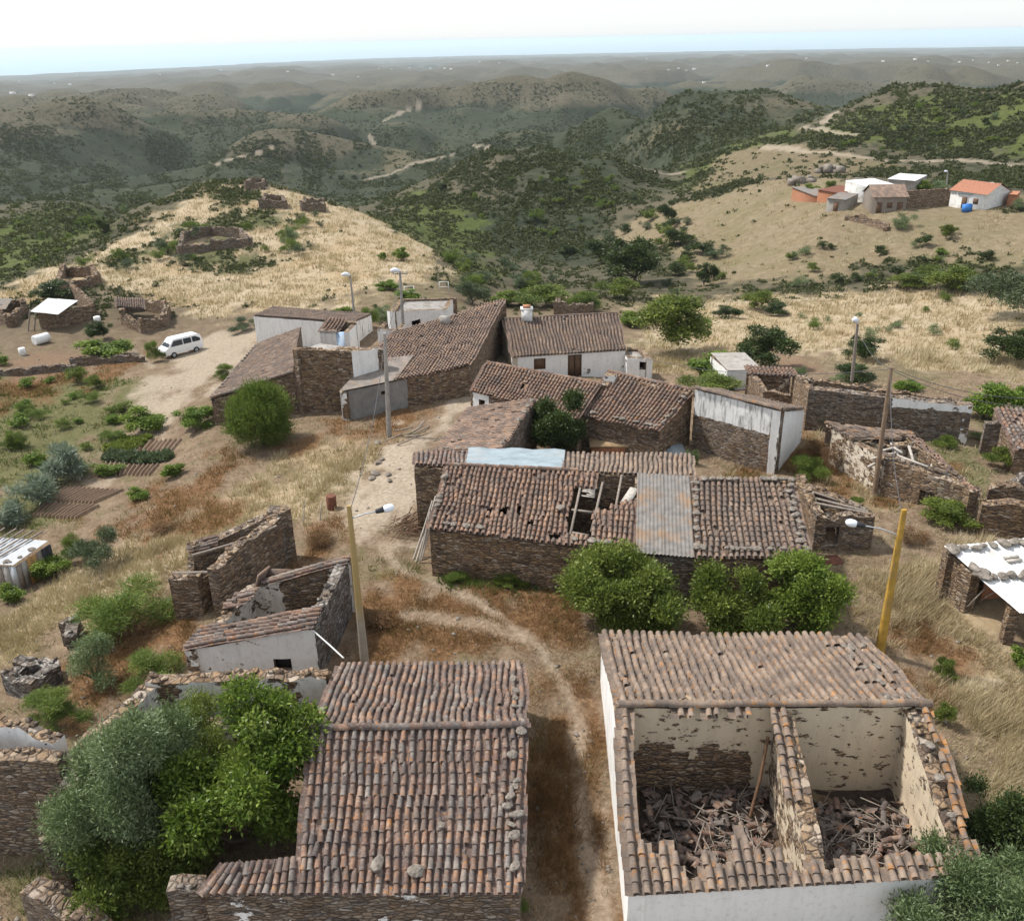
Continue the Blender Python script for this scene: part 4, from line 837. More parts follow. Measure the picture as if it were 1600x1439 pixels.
# ================================================================== GROUP P: houses on the left of the lane
a0, a1, b1, b0 = Q(330,623,-.6), Q(458,583,1.0), Q(470,512,1.0), Q(402,538,-.6)
t = thing("stone_house", "stone house with a wide grey brown tile roof falling towards the parked van", "house", gp(a0)); foot(a0, a1, b1, b0)
wall(t, a0, a1, -.75, .9, jag=.03, cap=.6, grey=.2); wall(t, a1, b1, .9, jag=.03, cap=0); wall(t, b1, b0, .9, -.75, jag=.03, cap=0); wall(t, b0, a0, -.75, jag=.03, cap=0)
tiles(t, b0, a0, a1, b1, .3, M['tile_brown'], sag=.15, jit=1.4, loose=.02)
stones_on(b0, a0, a1, b1, [(.98, q) for q in np.linspace(.04, .95, 16)]+[(q, .02) for q in np.linspace(.05, .95, 18)], .3, "stone on the low rim of the wide roof facing the parked van", "stones on the wide left roof")
p0, p1, p2, p3 = Q(457,546,3.0), Q(549,549,2.9), Q(603,548,2.4), Q(500,534,2.9)
t = thing("stone_house", "tall bare stone house front with a whitewashed flank between the two big left roofs", "house", gp(p0)); foot(p0, p1, p2, p3)
wall(t, p0, p1, 3.0, 2.9, jag=.04, cap=.5, grey=.1); wall(t, p1, p2, 2.9, 2.6, pl=.95, dark=.2, jag=.04, cap=0); wall(t, p2, p3, 2.6, pl=.9, jag=.03, cap=0); wall(t, p3, p0, 2.6, 3.0, jag=.03, cap=0)
mb = MB(); mb.add([up(p0, -.25), up(p1, -.2), up(p2, -.15), up(p3, -.15)], [(0, 1, 2, 3)]); obj("terrace", mb, M['concrete'], t)
e0, e1, k1, k0 = Q(532,611,.4), Q(735,569,1.3), Q(786,471,2.4), Q(612,520,1.8)
t = thing("stone_house", "house with a broad patched tile roof and a grey rendered front beside the pale lane", "house", gp(e0)); foot(e0, e1, k1, k0)
LP = np.linalg.norm((e1-e0)[:2])
wall(t, e0, e1, .25, 1.15, pl=lambda s, z: 1.0 if s < LP*.5 else -.1, cream=0, dark=1.0, ops=[(LP*.3, LP*.3+.5, -.35, -.05)], jag=.02, cap=0, mat='wall_grey'); wall(t, e1, k1, 1.15, 2.2, jag=.04, cap=.5); wall(t, k1, k0, 2.2, 1.6, jag=.03, cap=0); wall(t, k0, e0, 1.6, .25, pl=.5, jag=.03, cap=0)
mb = MB(); f_ = .5; mb.add([e0+[-.1, -.2, .03], ln(e0, e1, .42)+[0, -.2, .03], ln(ln(e0, e1, .42), ln(k0, k1, .42), .36)+[0, 0, .05], ln(e0, k0, .5)+[0, 0, .03]], [(0, 1, 2, 3)]); obj("roof_slab", mb, plain("dull_roof_mortar", (.21, .18, .155), .9, .3, 2, dirt=(.26, .17, .11)), t)
tiles(t, ln(e0, e1, .0), e1, k1, k0, .3, M['tile_pale'], sag=.15, jit=1.5, loose=.03, hole=lambda s, q: (s < .4 and q < .4-.12*s))
mb = MB(); c0 = Q(696,506,1.9); mb.box(c0+[0, 0, .3], (.9, .8, .8), jit=.06); obj("chimney", mb, M['concrete'], t)
a_, b_ = Q(728,556,-2.2), Q(786,550,-2.2)
t = thing("stone_house", "low dark stone wing with a square opening between the broad roof and the cottage", "house", gp(a_))
c_, d_ = b_+[.2, 5.5, 0], a_+[.2, 5.5, 0]; foot(a_, b_, c_, d_); lw = np.linalg.norm((b_-a_)[:2])
wall(t, a_, b_, zat(728, 520, a_), zat(785, 503, b_), ops=[(lw*.72, lw*.72+1.1, -1.3, -.15)], jag=.05); zA, zB = zat(728, 520, a_), zat(785, 503, b_)
tiles(t, up(a_, zA+2.3), up(b_, zB+2.3), up(c_, zB+3.0), up(d_, zA+3.0), .3, M['tile_red'], sag=.1)
wall(t, b_, c_, zB, zB+.6, jag=.02, cap=0)
a_, b_ = Q(402,536,-3.6), Q(552,542,-3.4); zt = zat(402, 494, a_); zt2 = zat(551, 506, b_); c_ = b_+[1.2, 6, 0]; d_ = a_+[.5, 6, 0]
t = thing("white_building", "long plain whitewashed wall of a building beside the sandy parking place", "building", gp(a_)); foot(a_, b_, c_, d_)
wall(t, a_, b_, zt, zt2, pl=1.1, dark=.3, jag=.02, cap=0); wall(t, b_, c_, zt2, zt2-.8, pl=.8, dark=.9, jag=.02, cap=0); wall(t, c_, d_, zt2-.8, zt-.8, pl=.9, jag=.02, cap=0); wall(t, d_, a_, zt-.8, zt, pl=1, jag=.02, cap=0)
tiles(t, [*c_[:2], zt2-.7], [*d_[:2], zt-.7], [*a_[:2], zt+.1], [*b_[:2], zt2+.1], .3, M['tile_brown'])
a_, b_ = Q(503,548,-1.6), Q(548,548,-1.6); zt = zat(505, 512, a_); c_, d_ = b_+[.4, 3, 0], a_+[.4, 3, 0]
t = thing("outbuilding", "tiny pale blue and white outbuilding tucked behind the tall stone front", "outbuilding", gp(a_)); foot(a_, b_, c_, d_)
wall(t, a_, ln(a_, b_, .55), zt-.3, pl=1.1, jag=.04, cap=0); mb = MB(); q = ln(a_, b_, .78); mb.box([q[0], q[1]+.2, (zt-.5-4.2)/2], (np.linalg.norm(b_-a_)*.45, .3, zt-.5+4.2)); obj("blue_wall", mb, M['blue_wall'], t)
wall(t, b_, c_, zt-.4, pl=1, jag=.02, cap=0); wall(t, c_, d_, zt-.2, pl=1, jag=.03, cap=0); wall(t, d_, a_, zt-.2, pl=.9, jag=.03, cap=0)
tiles(t, up(a_, zt+1.25), up(b_, zt+1.1), up(c_, zt+1.6), up(d_, zt+1.7), .3, M['tile_red'], hole=lambda s, q: s > .6)
a_, b_ = Q(613,540,-3.0), Q(700,520,-3.2); zt = zat(614, 487, a_); zt2 = zat(700, 484, b_); c_, d_ = b_+[.5, 5, 0], a_+[.5, 5, 0]; lw = np.linalg.norm((b_-a_)[:2])
t = thing("white_building", "white walled building with a dark doorway behind the broad patched roof", "building", gp(a_)); foot(a_, b_, c_, d_)
wall(t, a_, b_, zt, zt2, pl=1.05, dark=.3, jag=.03, cap=0, ops=[(lw*.36, lw*.36+1.1, -2.4, -1.0)]); wall(t, b_, c_, zt2, pl=1, jag=.02, cap=0); wall(t, c_, d_, zt2, zt, pl=1, jag=.02, cap=0); wall(t, d_, a_, zt, pl=.9, jag=.02, cap=0)
mb = MB(); mb.add([up(a_, zt+3-.15), up(b_, zt2+3.2-.15), up(c_, zt2+3.2-.1), up(d_, zt+3-.1)], [(0, 1, 2, 3)]); obj("roof_slab", mb, M['concrete'], t)
a_ = Q(592,545,-1.2); t = thing("outbuilding", "low broken white wall block standing left of the grey lamp pole", "outbuilding", gp(a_))
zt = zat(590, 515, a_); b_ = Q(628,545,-1.2); wall(t, a_, b_, zt, zt-.2, pl=.85, jag=.15, cap=.4); wall(t, b_, b_+[.2, 2.5, 0], zt-.2, pl=.8, jag=.1)
wall(t, a_+[.2, 2.5, 0], a_, zt-.1, pl=.8, jag=.1)
# ================================================================== right side: Q wall, ruins R, shed S and walls
a_, b_ = Q(1264,640,-.6), Q(1507,697,-.6); zt, zt2 = zat(1264, 608, a_), 2.5
a_ = Q(1264,609,2.7); b_ = Q(1520,636,2.4); c_ = b_+[1.2, 4.0, 0]; d_ = a_+[.4, 5, 0]
t = thing("stone_building", "long roofless dark stone building with remains of white render along its top edge", "building", gp(a_)); foot(a_, b_, c_, d_); lq = np.linalg.norm((b_-a_)[:2])
wall(t, a_, b_, 2.7, 2.4, th=.8, pl=lambda s, z: .72 if z > 2.0 and s > lq*.5 else -.2, grey=.55, dark=.2, jag=.06, cap=.35); wall(t, b_, c_, 2.4, 1.4, pl=.5, jag=.1); wall(t, c_, d_, 1.4, 2.0, jag=.1); wall(t, d_, a_, 2.0, 2.7, jag=.1)
q = [Q(1383,719,2.3), Q(1529,769,1.9), Q(1425,676,2.3), Q(1292,661,2.3)]
t = thing("ruined_house", "ruin with collapsed roof beams beside the brown wooden pole on the right", "ruin", gp(mid(q[0], q[1]))); foot(*q); l_ = np.linalg.norm((q[0]-q[1])[:2])
wall(t, q[0], q[1], 2.3, 1.9, pl=lambda s, z: .55 if z > 1.0 else 0, cream=.55, dark=.8, jag=.05, ops=[(l_*.42, l_*.42+.8, 0.1, 1.1)], cap=.35); wall(t, q[1], q[2], 1.9, 2.2, jag=.08, pl=.2); wall(t, q[2], q[3], 2.2, pl=.3, jag=.08); wall(t, q[3], q[0], 2.2, pl=.5, cream=.75, jag=.08, dark=.4)
i0, i1 = ln(q[0], q[3], .28), ln(q[1], q[2], .2); wall(t, i0, i1, 2.2, 1.9, pl=-.1, inner=(.4, .6), jag=.08, grey=.6)
j0, j1 = ln(q[0], q[3], .55), ln(q[1], q[2], .72); wall(t, j0, j1, 2.0, 2.0, pl=.55, cream=.9, jag=.2)
tiles(t, ln(q[1], q[0], .08), q[1], q[2], ln(q[2], q[3], .1), .3, M['tile_red'], loose=.15, hole=lambda s, x: random.random() < .12)
tiles(t, q[3], ln(q[3], q[0], .45), ln(q[2], q[1], .12), q[2], .3, M['tile_tan'], loose=.12, hole=lambda s, x: random.random() < .25 or (x > .75 and s > .3))
mb = MB()
for k in range(18):
    s, x = random.uniform(.2, .85), random.uniform(.32, .9); p_ = ln(ln(q[0], q[1], s), ln(q[3], q[2], s), x); a = random.uniform(0, 3.1); l_ = random.uniform(.8, 1.9)
    mb.bar(p_+[-math.cos(a)*l_, -math.sin(a)*l_, random.uniform(-1.5, .2)], p_+[math.cos(a)*l_, math.sin(a)*l_, random.uniform(-.8, .3)], .13, .1, random.random())
obj("fallen_beam", mb, M['pale_wood'], t)
a_, b_ = Q(1190,636,-.9), Q(1262,640,-.8); zt = zat(1190, 606, a_)
t = thing("ruined_shed", "small roofless brick and stone pen behind the long building's white end", "ruin", gp(a_)); c_, d_ = b_+[0, 4, 0], a_+[-.3, 4, 0]; foot(a_, b_, c_, d_)
wall(t, a_, b_, zt-.4, zt-.5, jag=.15); wall(t, b_, c_, zt, jag=.1); wall(t, d_, a_, zt, zt-.3, jag=.1); wall(t, c_, d_, zt, jag=.05, inner=(.4, .8)); tiles(t, d_+[0, -.6, zt+.9], c_+[0, -.6, zt+.8], c_+[0, .5, zt+1.1], d_+[0, .5, zt+1.2], .3, M['tile_red'])
a_, b_ = Q(1135,600,-1.6), Q(1190,601,-1.7); zt = zat(1160, 581, a_); c_, d_ = b_+[-.6, 4, 0], a_+[-.6, 4, 0]
t = thing("outbuilding", "low white cistern with a pale grey slab roof among the bushes", "outbuilding", gp(a_)); foot(a_, b_, c_, d_)
wall(t, a_, b_, zt, pl=1.1, dark=.2, jag=.02, cap=0); wall(t, b_, c_, zt, pl=1, jag=.01, cap=0); wall(t, c_, d_, zt, pl=1, jag=.01, cap=0); wall(t, d_, a_, zt, pl=1, jag=.01, cap=0)
mb = MB(); mb.add([up(a_, zt+1.65), up(b_, zt+1.75), up(c_, zt+2.0), up(d_, zt+1.9)], [(0, 1, 2, 3)]); obj("roof_slab", mb, M['concrete'], t)
def lone(a, b, z0, z1, label, cat="wall", name="stone_wall", **k):
    t = thing(name, label, cat, gp(a)); wall(t, a, b, z0, z1, **k); return t
a_, b_ = Q(1530,712,-.3), Q(1680,722,-.2); lone(a_, b_, zat(1535, 660, a_), 2.3, "dark stone wall at the right edge beyond the long roofless building", jag=.1, grey=.6, pl=-.1)
a_, b_ = Q(1578,742,-.2), Q(1690,748,-.2); t = thing("stone_house", "tile roofed stone house corner cut off by the right edge", "house", gp(a_)); zt = zat(1578, 703, a_); c_, d_ = b_+[.5, 4.5, 0], a_+[.7, 4.5, 0]; foot(a_, b_, c_, d_)
wall(t, a_, b_, zt, jag=.08); wall(t, d_, a_, zt+.9, zt, jag=.08); tiles(t, up(a_, zt+.3), up(b_, zt+.3), up(c_, zt+1.3), up(d_, zt+1.3), .3, M['tile_dark'], loose=.05)
a_, b_ = Q(1524,838,-.2), Q(1680,858,-.1); t = lone(a_, b_, zat(1535, 790, a_), 2.0, "ochre rubble wall rising behind the white sheet roof on the right", jag=.2, grey=.1, th=.8); wall(t, Q(1640,800,0), Q(1538,785,0), 1.2, 1.4, jag=.3, th=.8)
a_, b_ = Q(1580,790,-.2), Q(1680,790,-.2); lone(a_, b_, 1.4, 1.6, "pale tumbled stone wall above the ochre rubble wall on the right", jag=.35, grey=.8)
# shed S
s0, s1, s2, s3 = Q(1474,853,2.5), Q(1594,958,1.7), Q(1790,940,1.8), Q(1710,832,2.6)
t = thing("open_shed", "open stone shed under stone weighted white sheets at the right edge", "shed", gp(mid(s0, s1))); foot(s0, s1, s2, s3)
sheet(t, s1, s2, s3, s0, M['sheet_white'], pitch=.18, amp=.02, cols=3, rows=2, sag=.05)
wall(t, ln(s3, s0, 0), up(s0, 0), 2.4, 2.35, jag=.02, cap=0); wall(t, s0+[.15, -.1, 0], ln(s0, s1, .36)+[.15, 0, 0], 2.3, 2.0, jag=.03, cap=0, th=.6); wall(t, s1+[-.15, .5, 0], s1+[.3, .45, 0], 1.55, jag=.02, cap=0, th=.45)
mb = MB(); mb.bar(Q(1512,948,.2), Q(1540,918,1.3), .06, .06); mb.bar(Q(1530,940,.4), Q(1555,924,1.4), .05, .05); obj("prop", mb, M['wood'], t)
mb = MB(); q0 = ln(s0, s1, .5)+[2.2, 1.5, 0]; mb.box([q0[0], q0[1], 1.0], (2.4, .1, 1.9), .15); obj("brick_panel", mb, M['brick'], t)
stones_on(s1, s2, s3, s0, [(q+random.uniform(-.01, .01), .93+random.uniform(-.03, .03)) for q in np.linspace(.03, .9, 14)]+[(q, .47+random.uniform(-.02, .02)) for q in np.linspace(.02, .6, 10)]+[(.02, .62), (.03, .55), (.1, .06)], .5, "grey stone holding down the white sheets of the open right shed", "stones on the white sheet roof")
mb = MB()
for v_ in (.68, .73): mb.bar(*[surf(s1, s2, s3, s0, .05, 5)[0](x, v_)+[0, 0, .12] for x in (.28, .38)], .16, .08)
tag(obj("plank", mb, M['pale_wood']), "two short planks lying on the white sheets of the open right shed", "planks")
# shed T at left edge
q = [Q(20,884,-2.3), Q(74,846,-2.2), Q(-60,836,-2.2), Q(-80,880,-2.3)]
t = thing("shack", "shack of grey and orange boards under a shiny metal sheet roof at the left edge", "shed", gp(q[0])); foot(*q)
sheet(t, q[3], q[0], q[1], q[2], M['metal'], pitch=.2, amp=.02, cols=3, rows=1, sag=.02)
for a, b, n_, mt in ((q[3], q[0], 9, ('wood', 'concrete', 'metal')), (q[0], q[1], 7, ('wood', 'concrete', 'plank', 'plank', 'wood', 'black', 'black'))):  # the black boards stand for the shade in an open gap
    for k in range(n_):
        p0, p1 = ln(a, b, (k+.04)/n_), ln(a, b, (k+.96)/n_); z_ = min(gz(*p0[:2]), gz(*p1[:2]))-.1; zt = a[2]-.12; mb = MB(); c0 = mid(p0, p1)+[.08, .1, 0]
        mb.box([c0[0], c0[1], (z_+zt)/2], (np.linalg.norm((p1-p0)[:2]), .05, zt-z_), math.atan2(p1[1]-p0[1], p1[0]-p0[0]))
        mm = mt[k % len(mt)]
        if mm == 'plank' and 'plank' not in M: M['plank'] = plain("orange_board", (.42, .24, .09), .8, .2, 4)
        obj("board", mb, M[mm], t)
for k in range(5):
    mb = MB(); s = .1+.17*k; mb.bar(ln(q[3], q[0], s*.8)+[0, 0, .1], ln(q[2], q[1], s*.8+.25)+[random.uniform(0, .6), .8, .2], .09, .07); tag(obj("pole", mb, M['wood']), "grey pole lying across the metal roof of the shack at the left edge", "pole", "poles on the shack roof")
stones_on(q[3], q[0], q[1], q[2], [(.95, .3), (.97, .62), (.9, .1), (.84, .12)], .3, "dark stone on the metal roof of the shack at the left edge", "stones on the shack roof", up=.08)
# left sheds V
a_, b_ = Q(52,514,-4.9), Q(122,508,-4.9); zt = -2.6
t = thing("lean_to", "lean to shed with a patchy white sheet roof on wooden posts at the upper left", "shed", gp(a_)); c_, d_ = b_+[.5, 6, 0], a_+[1, 6, 0]; foot(a_, b_, c_, d_)
sheet(t, Q(47,487,-2.7), Q(90,492,-2.7), Q(122,470,-2.3), Q(75,466,-2.2), M['sheet_white'], pitch=.2, cols=3, rows=2); wall(t, Q(64,514,-4.9), Q(90,513,-4.9), -2.9, jag=.05, cap=0); wall(t, Q(92,513,-4.9), Q(150,497,-4.9), -3.0, -3.2, jag=.1); wall(t, Q(152,495,-5), Q(120,470,-5), -3.2, -2.6, jag=.15)
mb = MB(); mb.tube([gp(Q(43,514,-4.9)), Q(47,484,-2.6)], .09, 6); mb.tube([gp(Q(53,514,-4.9)), Q(56,488,-2.7)], .09, 6); obj("post", mb, M['wood'], t)
def pen(px, top, label, cat="ruin", z=-4.9, **k):
    q = [G(u, v) for u, v in px]; t = thing("ruined_pen", label, cat, q[0]); foot(*q)
    for i in range(len(q)):
        a, b = q[i], q[(i+1) % len(q)]; wall(t, a, b, a[2]+top*random.uniform(.75, 1.1), b[2]+top*random.uniform(.6, 1.1), jag=.2, th=.6, **k)
    return t
pen([(88,452),(122,455),(160,444),(150,432),(100,432)], 1.6, "small roofless orange stone ruin behind the round dark tree at the upper left")
t = pen([(190,508),(222,522),(262,512),(268,492),(225,483),(190,488)], 1.5, "roundish stone sheepfold with a low tiled hut left of the parked van"); tiles(t, G(186,500)+[0, 0, 1.6], G(228,502)+[0, 0, 1.5], G(228,492)+[0, 0, 2.0], G(186,490)+[0, 0, 2.0], .3, M['tile_brown'])
t = pen([(0,508),(20,512),(45,490),(40,480),(0,488)], 1.5, "dark stone hut with a sagging sheet roof at the far left edge"); sheet(t, G(-30,505)+[0, 0, 1.6], G(14,502)+[0, 0, 1.5], G(24,490)+[0, 0, 1.9], G(-30,490)+[0, 0, 1.9], M['sheet_grey'])
lone(G(-40,592), G(120,578), gz(*G(40,585)[:2])+.7, gz(*G(120,578)[:2])+.6, "low dark dry stone terrace wall under the ploughed strip at the left", jag=.15, grey=.6); lone(G(110,572), G(225,566), gz(*G(160,570)[:2])+.6, gz(*G(225,566)[:2])+.6, "low dry stone terrace wall leading to the sandy track", jag=.2, grey=.6)
pen([(10,1085),(55,1098),(100,1062),(95,1048),(40,1050)], .9, "tumbled grey dry stone fold on the grass slope at the left edge", grey=.95); 
t = pen([(100,1010),(125,1010),(130,985),(110,985)], .7, "small dark heap of stones above the grey green bush on the left slope", grey=.8)
for px, lb in (([(405,327),(450,327),(445,318),(415,317)], "low stone ruin on the crest of the straw coloured hill, left one"), ([(472,331),(510,332),(505,322),(475,321)], "low stone ruin on the crest of the straw coloured hill, right one"), ([(280,400),(330,392),(395,385),(380,372),(330,365),(285,378)], "overgrown dark stone ruin halfway up the straw coloured hill"),
               ([(385,297),(415,296),(415,291),(390,291)], "faint stone heap on the skyline of the straw coloured hill")):
    pen(px, 1.6, lb, grey=.5)
pen([(865,492),(925,494),(930,484),(870,480)], 1.4, "round stone pen behind the whitewashed cottage", grey=.4)
# yellowish box K, drum, hamlet
c0 = Q(955,712,-.4); mb = MB(); t = thing("oven", "square yellowish slab topped block between the middle house and the long farmhouse", "oven", gp(c0)); zt = zat(955, 698, c0)
mb.box([c0[0], c0[1]+1.0, (zt-.5)/2], (2.6, 2.2, zt+.5), -.05, jit=.03); obj("block", mb, M['brick'], t); mb = MB(); mb.box([c0[0], c0[1]+1.0, zt+.06], (2.8, 2.4, .12), -.05); obj("slab_top", mb, plain("ochre_slab", (.36, .25, .14), .9, .25, 3), t)
mb = MB(); c0 = G(519, 795); mb.tube([c0, up(c0, .05), up(c0, .88), up(c0, .9)], [.29, .3, .3, .28], 14); tag(obj("oil_drum", mb, M['rust']), "rusty upright oil drum on the edge of the pale lane", "drum")
def simple_house(px, hw, hr, rise, dep_, wm, rm, name, label, cat, ops=0, mono=False):
    """gabled house: px = bottom left and right front corners"""
    a, b = G(*px[0]), G(*px[1]); z = min(a[2], b[2])-.3; zt = max(a[2], b[2])+hw; d = b-a; d[2] = 0; L = np.linalg.norm(d); n = np.array([-d[1], d[0], 0])/L
    t = thing(name, label, cat, gp(a)); c, e = b+n*dep_, a+n*dep_; foot(a, b, c, e); mb = MB(); P_ = [np.array([*q[:2], zz]) for zz in (z, zt) for q in (a, b, c, e)]
    mb.add(P_, [(0, 1, 5, 4), (1, 2, 6, 5), (2, 3, 7, 6), (3, 0, 4, 7)])
    ms, me_ = mid(P_[4], P_[7]), mid(P_[5], P_[6]); ms[2] = me_[2] = zt+rise
    if not mono: mb.add([P_[4], P_[7], ms, P_[5], P_[6], me_], [(0, 1, 2), (4, 3, 5)])
    obj("wall", mb, wm, t)
    if mono:
        m2 = MB(); k = .06; m2.add([up(P_[4], k)-n*.2, up(P_[5], k)-n*.2, up(P_[6], rise)+n*.2, up(P_[7], rise)+n*.2], [(0, 1, 2, 3)]); m2.add([up(P_[4], k-.12)-n*.2, up(P_[5], k-.12)-n*.2, up(P_[6], rise-.12)+n*.2, up(P_[7], rise-.12)+n*.2], [(3, 2, 1, 0)]); obj("roof", m2, rm, t)
        m2 = MB(); m2.add([P_[7], P_[6], up(P_[6], rise), up(P_[7], rise), P_[4], P_[5]], [(0, 1, 2, 3)]); m2.add([P_[4], P_[7], up(P_[7], rise), P_[5], P_[6], up(P_[6], rise)], [(0, 1, 2), (4, 3, 5)]); obj("gable", m2, wm, t)
    else:
        u_ = d/L*.25; m2 = MB(); o = n*.3; m2.add([P_[4]-o-u_, P_[5]-o+u_, up(me_, .12)+u_, up(ms, .12)-u_, P_[7]+o-u_, P_[6]+o+u_], [(0, 1, 2, 3), (5, 4, 3, 2)]); obj("roof", m2, rm, t)
    for k in range(ops):
        f = (k+.6)/(ops+.2); mb = MB(); w_ = .9; dd = k % 2 == 0; h_ = 2.0 if dd else .9; c0 = a+d*f; zc = a[2]+(1.0 if dd else 1.5); mb.box([*(c0-n*.02)[:2], zc], (w_, .1, h_), math.atan2(d[1], d[0])); obj("door" if dd else "window", mb, M['dark_wood'], t)
    return t
t = simple_house([(1482,323),(1538,329)], 2.6, 0, 1.4, 6.5, M['white'], M['tile_new'], "white_house", "white hamlet house with a bright orange tile roof on the right ridge", "house", 2)
t = simple_house([(1492,325),(1518,326)], 2.3, 0, .3, 2, M['white'], M['sheet_blue'], "outbuilding", "white hamlet porch with a pale blue sheet roof before the orange roofed house", "outbuilding", 1, True)
simple_house([(1543,322),(1572,320)], 2.6, 0, .3, 6, M['white'], M['white'], "white_house", "flat white hamlet house right of the orange roofed one", "house", 1, True)
simple_house([(1572,322),(1586,322)], 1.8, 0, .2, 3, M['brick'], M['brick'], "outbuilding", "small orange brick hamlet hut at the right end of the row", "outbuilding", 0, True)
t = thing("stone_wall", "tall dark stone wall between the hamlet's brown roof and its orange roof", "wall", G(1412,325)); wall(t, G(1412,326), G(1482,321), gz(*G(1412,326)[:2])+2.9, gz(*G(1482,321)[:2])+2.9, jag=.05)
simple_house([(1362,335),(1415,328)], 2.2, 0, 1.6, 6, M['wood'], M['tile_brown'], "stone_house", "hamlet house with a long brown tile roof and pale boarded front", "house", 3)
simple_house([(1356,318),(1402,312)], 2.4, 0, .5, 7, M['white'], M['sheet_white'], "outbuilding", "hamlet outbuilding with a flat white patched roof", "outbuilding", 0, True)
simple_house([(1384,302),(1428,303)], 2.3, 0, .4, 6, M['concrete'], M['sheet_white'], "outbuilding", "cream and grey hamlet building behind the white patched roof", "outbuilding", 0, True)
simple_house([(1290,332),(1320,330)], 1.9, 0, .5, 5, M['concrete'], M['sheet_grey'], "shed", "grey sheet roofed hamlet shed with pale walls", "shed", 1, True)
simple_house([(1276,318),(1312,316)], 1.5, 0, .5, 5, M['brick'], M['rust'], "shed", "rusty roofed brick hamlet shed beside two dark trees", "shed", 0, True)
simple_house([(1236,314),(1274,317)], 1.2, 0, .2, 4, M['brick'], M['sheet_grey'], "shed", "low orange brick pen at the left end of the hamlet", "shed", 0, True)
pen([(1328,313),(1355,315),(1355,305),(1330,303)], 1.4, "dark stone pen between the hamlet sheds")
pen([(1320,343),(1345,350),(1385,362),(1390,356),(1345,341)], .6, "low curved dry stone wall below the hamlet")
def lump(px, s, label):
    q = G(*px); mb = MB(); rocks_into(mb, [q+[random.gauss(0, s*.4), random.gauss(0, s*.4), random.uniform(0, s*.35)] for _ in range(24)], s*.5, flat=.7); tag(obj("rock_pile", mb, M['rock'], base=q), label, "rocks")
lump((1297,270), 3.2, "pale rock pile on the skyline above the hamlet"); lump((1246,287), 3.0, "dark and white rock pile left of the hamlet trees"); lump((1343,285), 1.8, "small rock pile on the straw ground behind the hamlet")
mb = MB(); q = G(1510,331); mb.box(up(q, .6), (1.4, .9, 1.2), .2); mb.box(up(q, 1.25)+[.2, 0, 0], (.8, .6, .12), .2); tag(obj("plastic_tank", mb, M['plastic_blue'], base=q), "small bright blue plastic tank in front of the hamlet", "tank")
# far white houses on the hills (each a thing)
FARPX = [(20,147),(50,151),(110,133),(85,131),(345,110),(308,106),(270,103),(250,117),(165,112),(120,117),(450,113),(520,118),(560,121),(592,108),(612,109),(640,107),(673,108),(695,108),(705,109),(30,128),(205,110),
         (1045,110),(1060,108),(1072,111),(1085,109),(1100,130),(1500,98),(1520,95),(1545,99),(1575,96),(1560,103),(1590,99),(1010,92),(940,87),(880,92),(750,97),(780,99),(830,88),(1380,97),(1430,94),(1450,97),(1200,104),(1260,92)]
proto = None
qs = Gs([p_[0] for p_ in FARPX], [p_[1] for p_ in FARPX])
for q in qs:
    if np.isnan(q[0]) or math.hypot(q[0], q[1]) < 900: continue
    s = random.uniform(.35, .75)*(.72 if math.hypot(q[0], q[1]) < 1800 else 1)*(1+.00003*math.hypot(q[0], q[1]))
    if proto is None:
        proto = thing("far_house", "tiny white house far away on the hazy hills towards the sea", "house", q, "white houses dotted over the far hills")
        mb = MB(); mb.box(q+[0, 0, 0], (15, 9, 10)); obj("wall", mb, M['white'], proto); mb = MB()
        v = np.array([[-8, -5, 5], [8, -5, 5], [8, 0, 7], [-8, 0, 7], [-8, 5, 5], [8, 5, 5]], float)+q; mb.add(v, [(0, 1, 2, 3), (5, 4, 3, 2), (0, 3, 4, 4)[:3]+(4,), (1, 5, 2, 2)[:3]+(2,)] if False else [(0, 1, 2, 3), (5, 4, 3, 2)]); obj("roof", mb, M['tile_pale'], proto)
    else: dup(proto, q, random.uniform(-1, 1), (s, s, s))
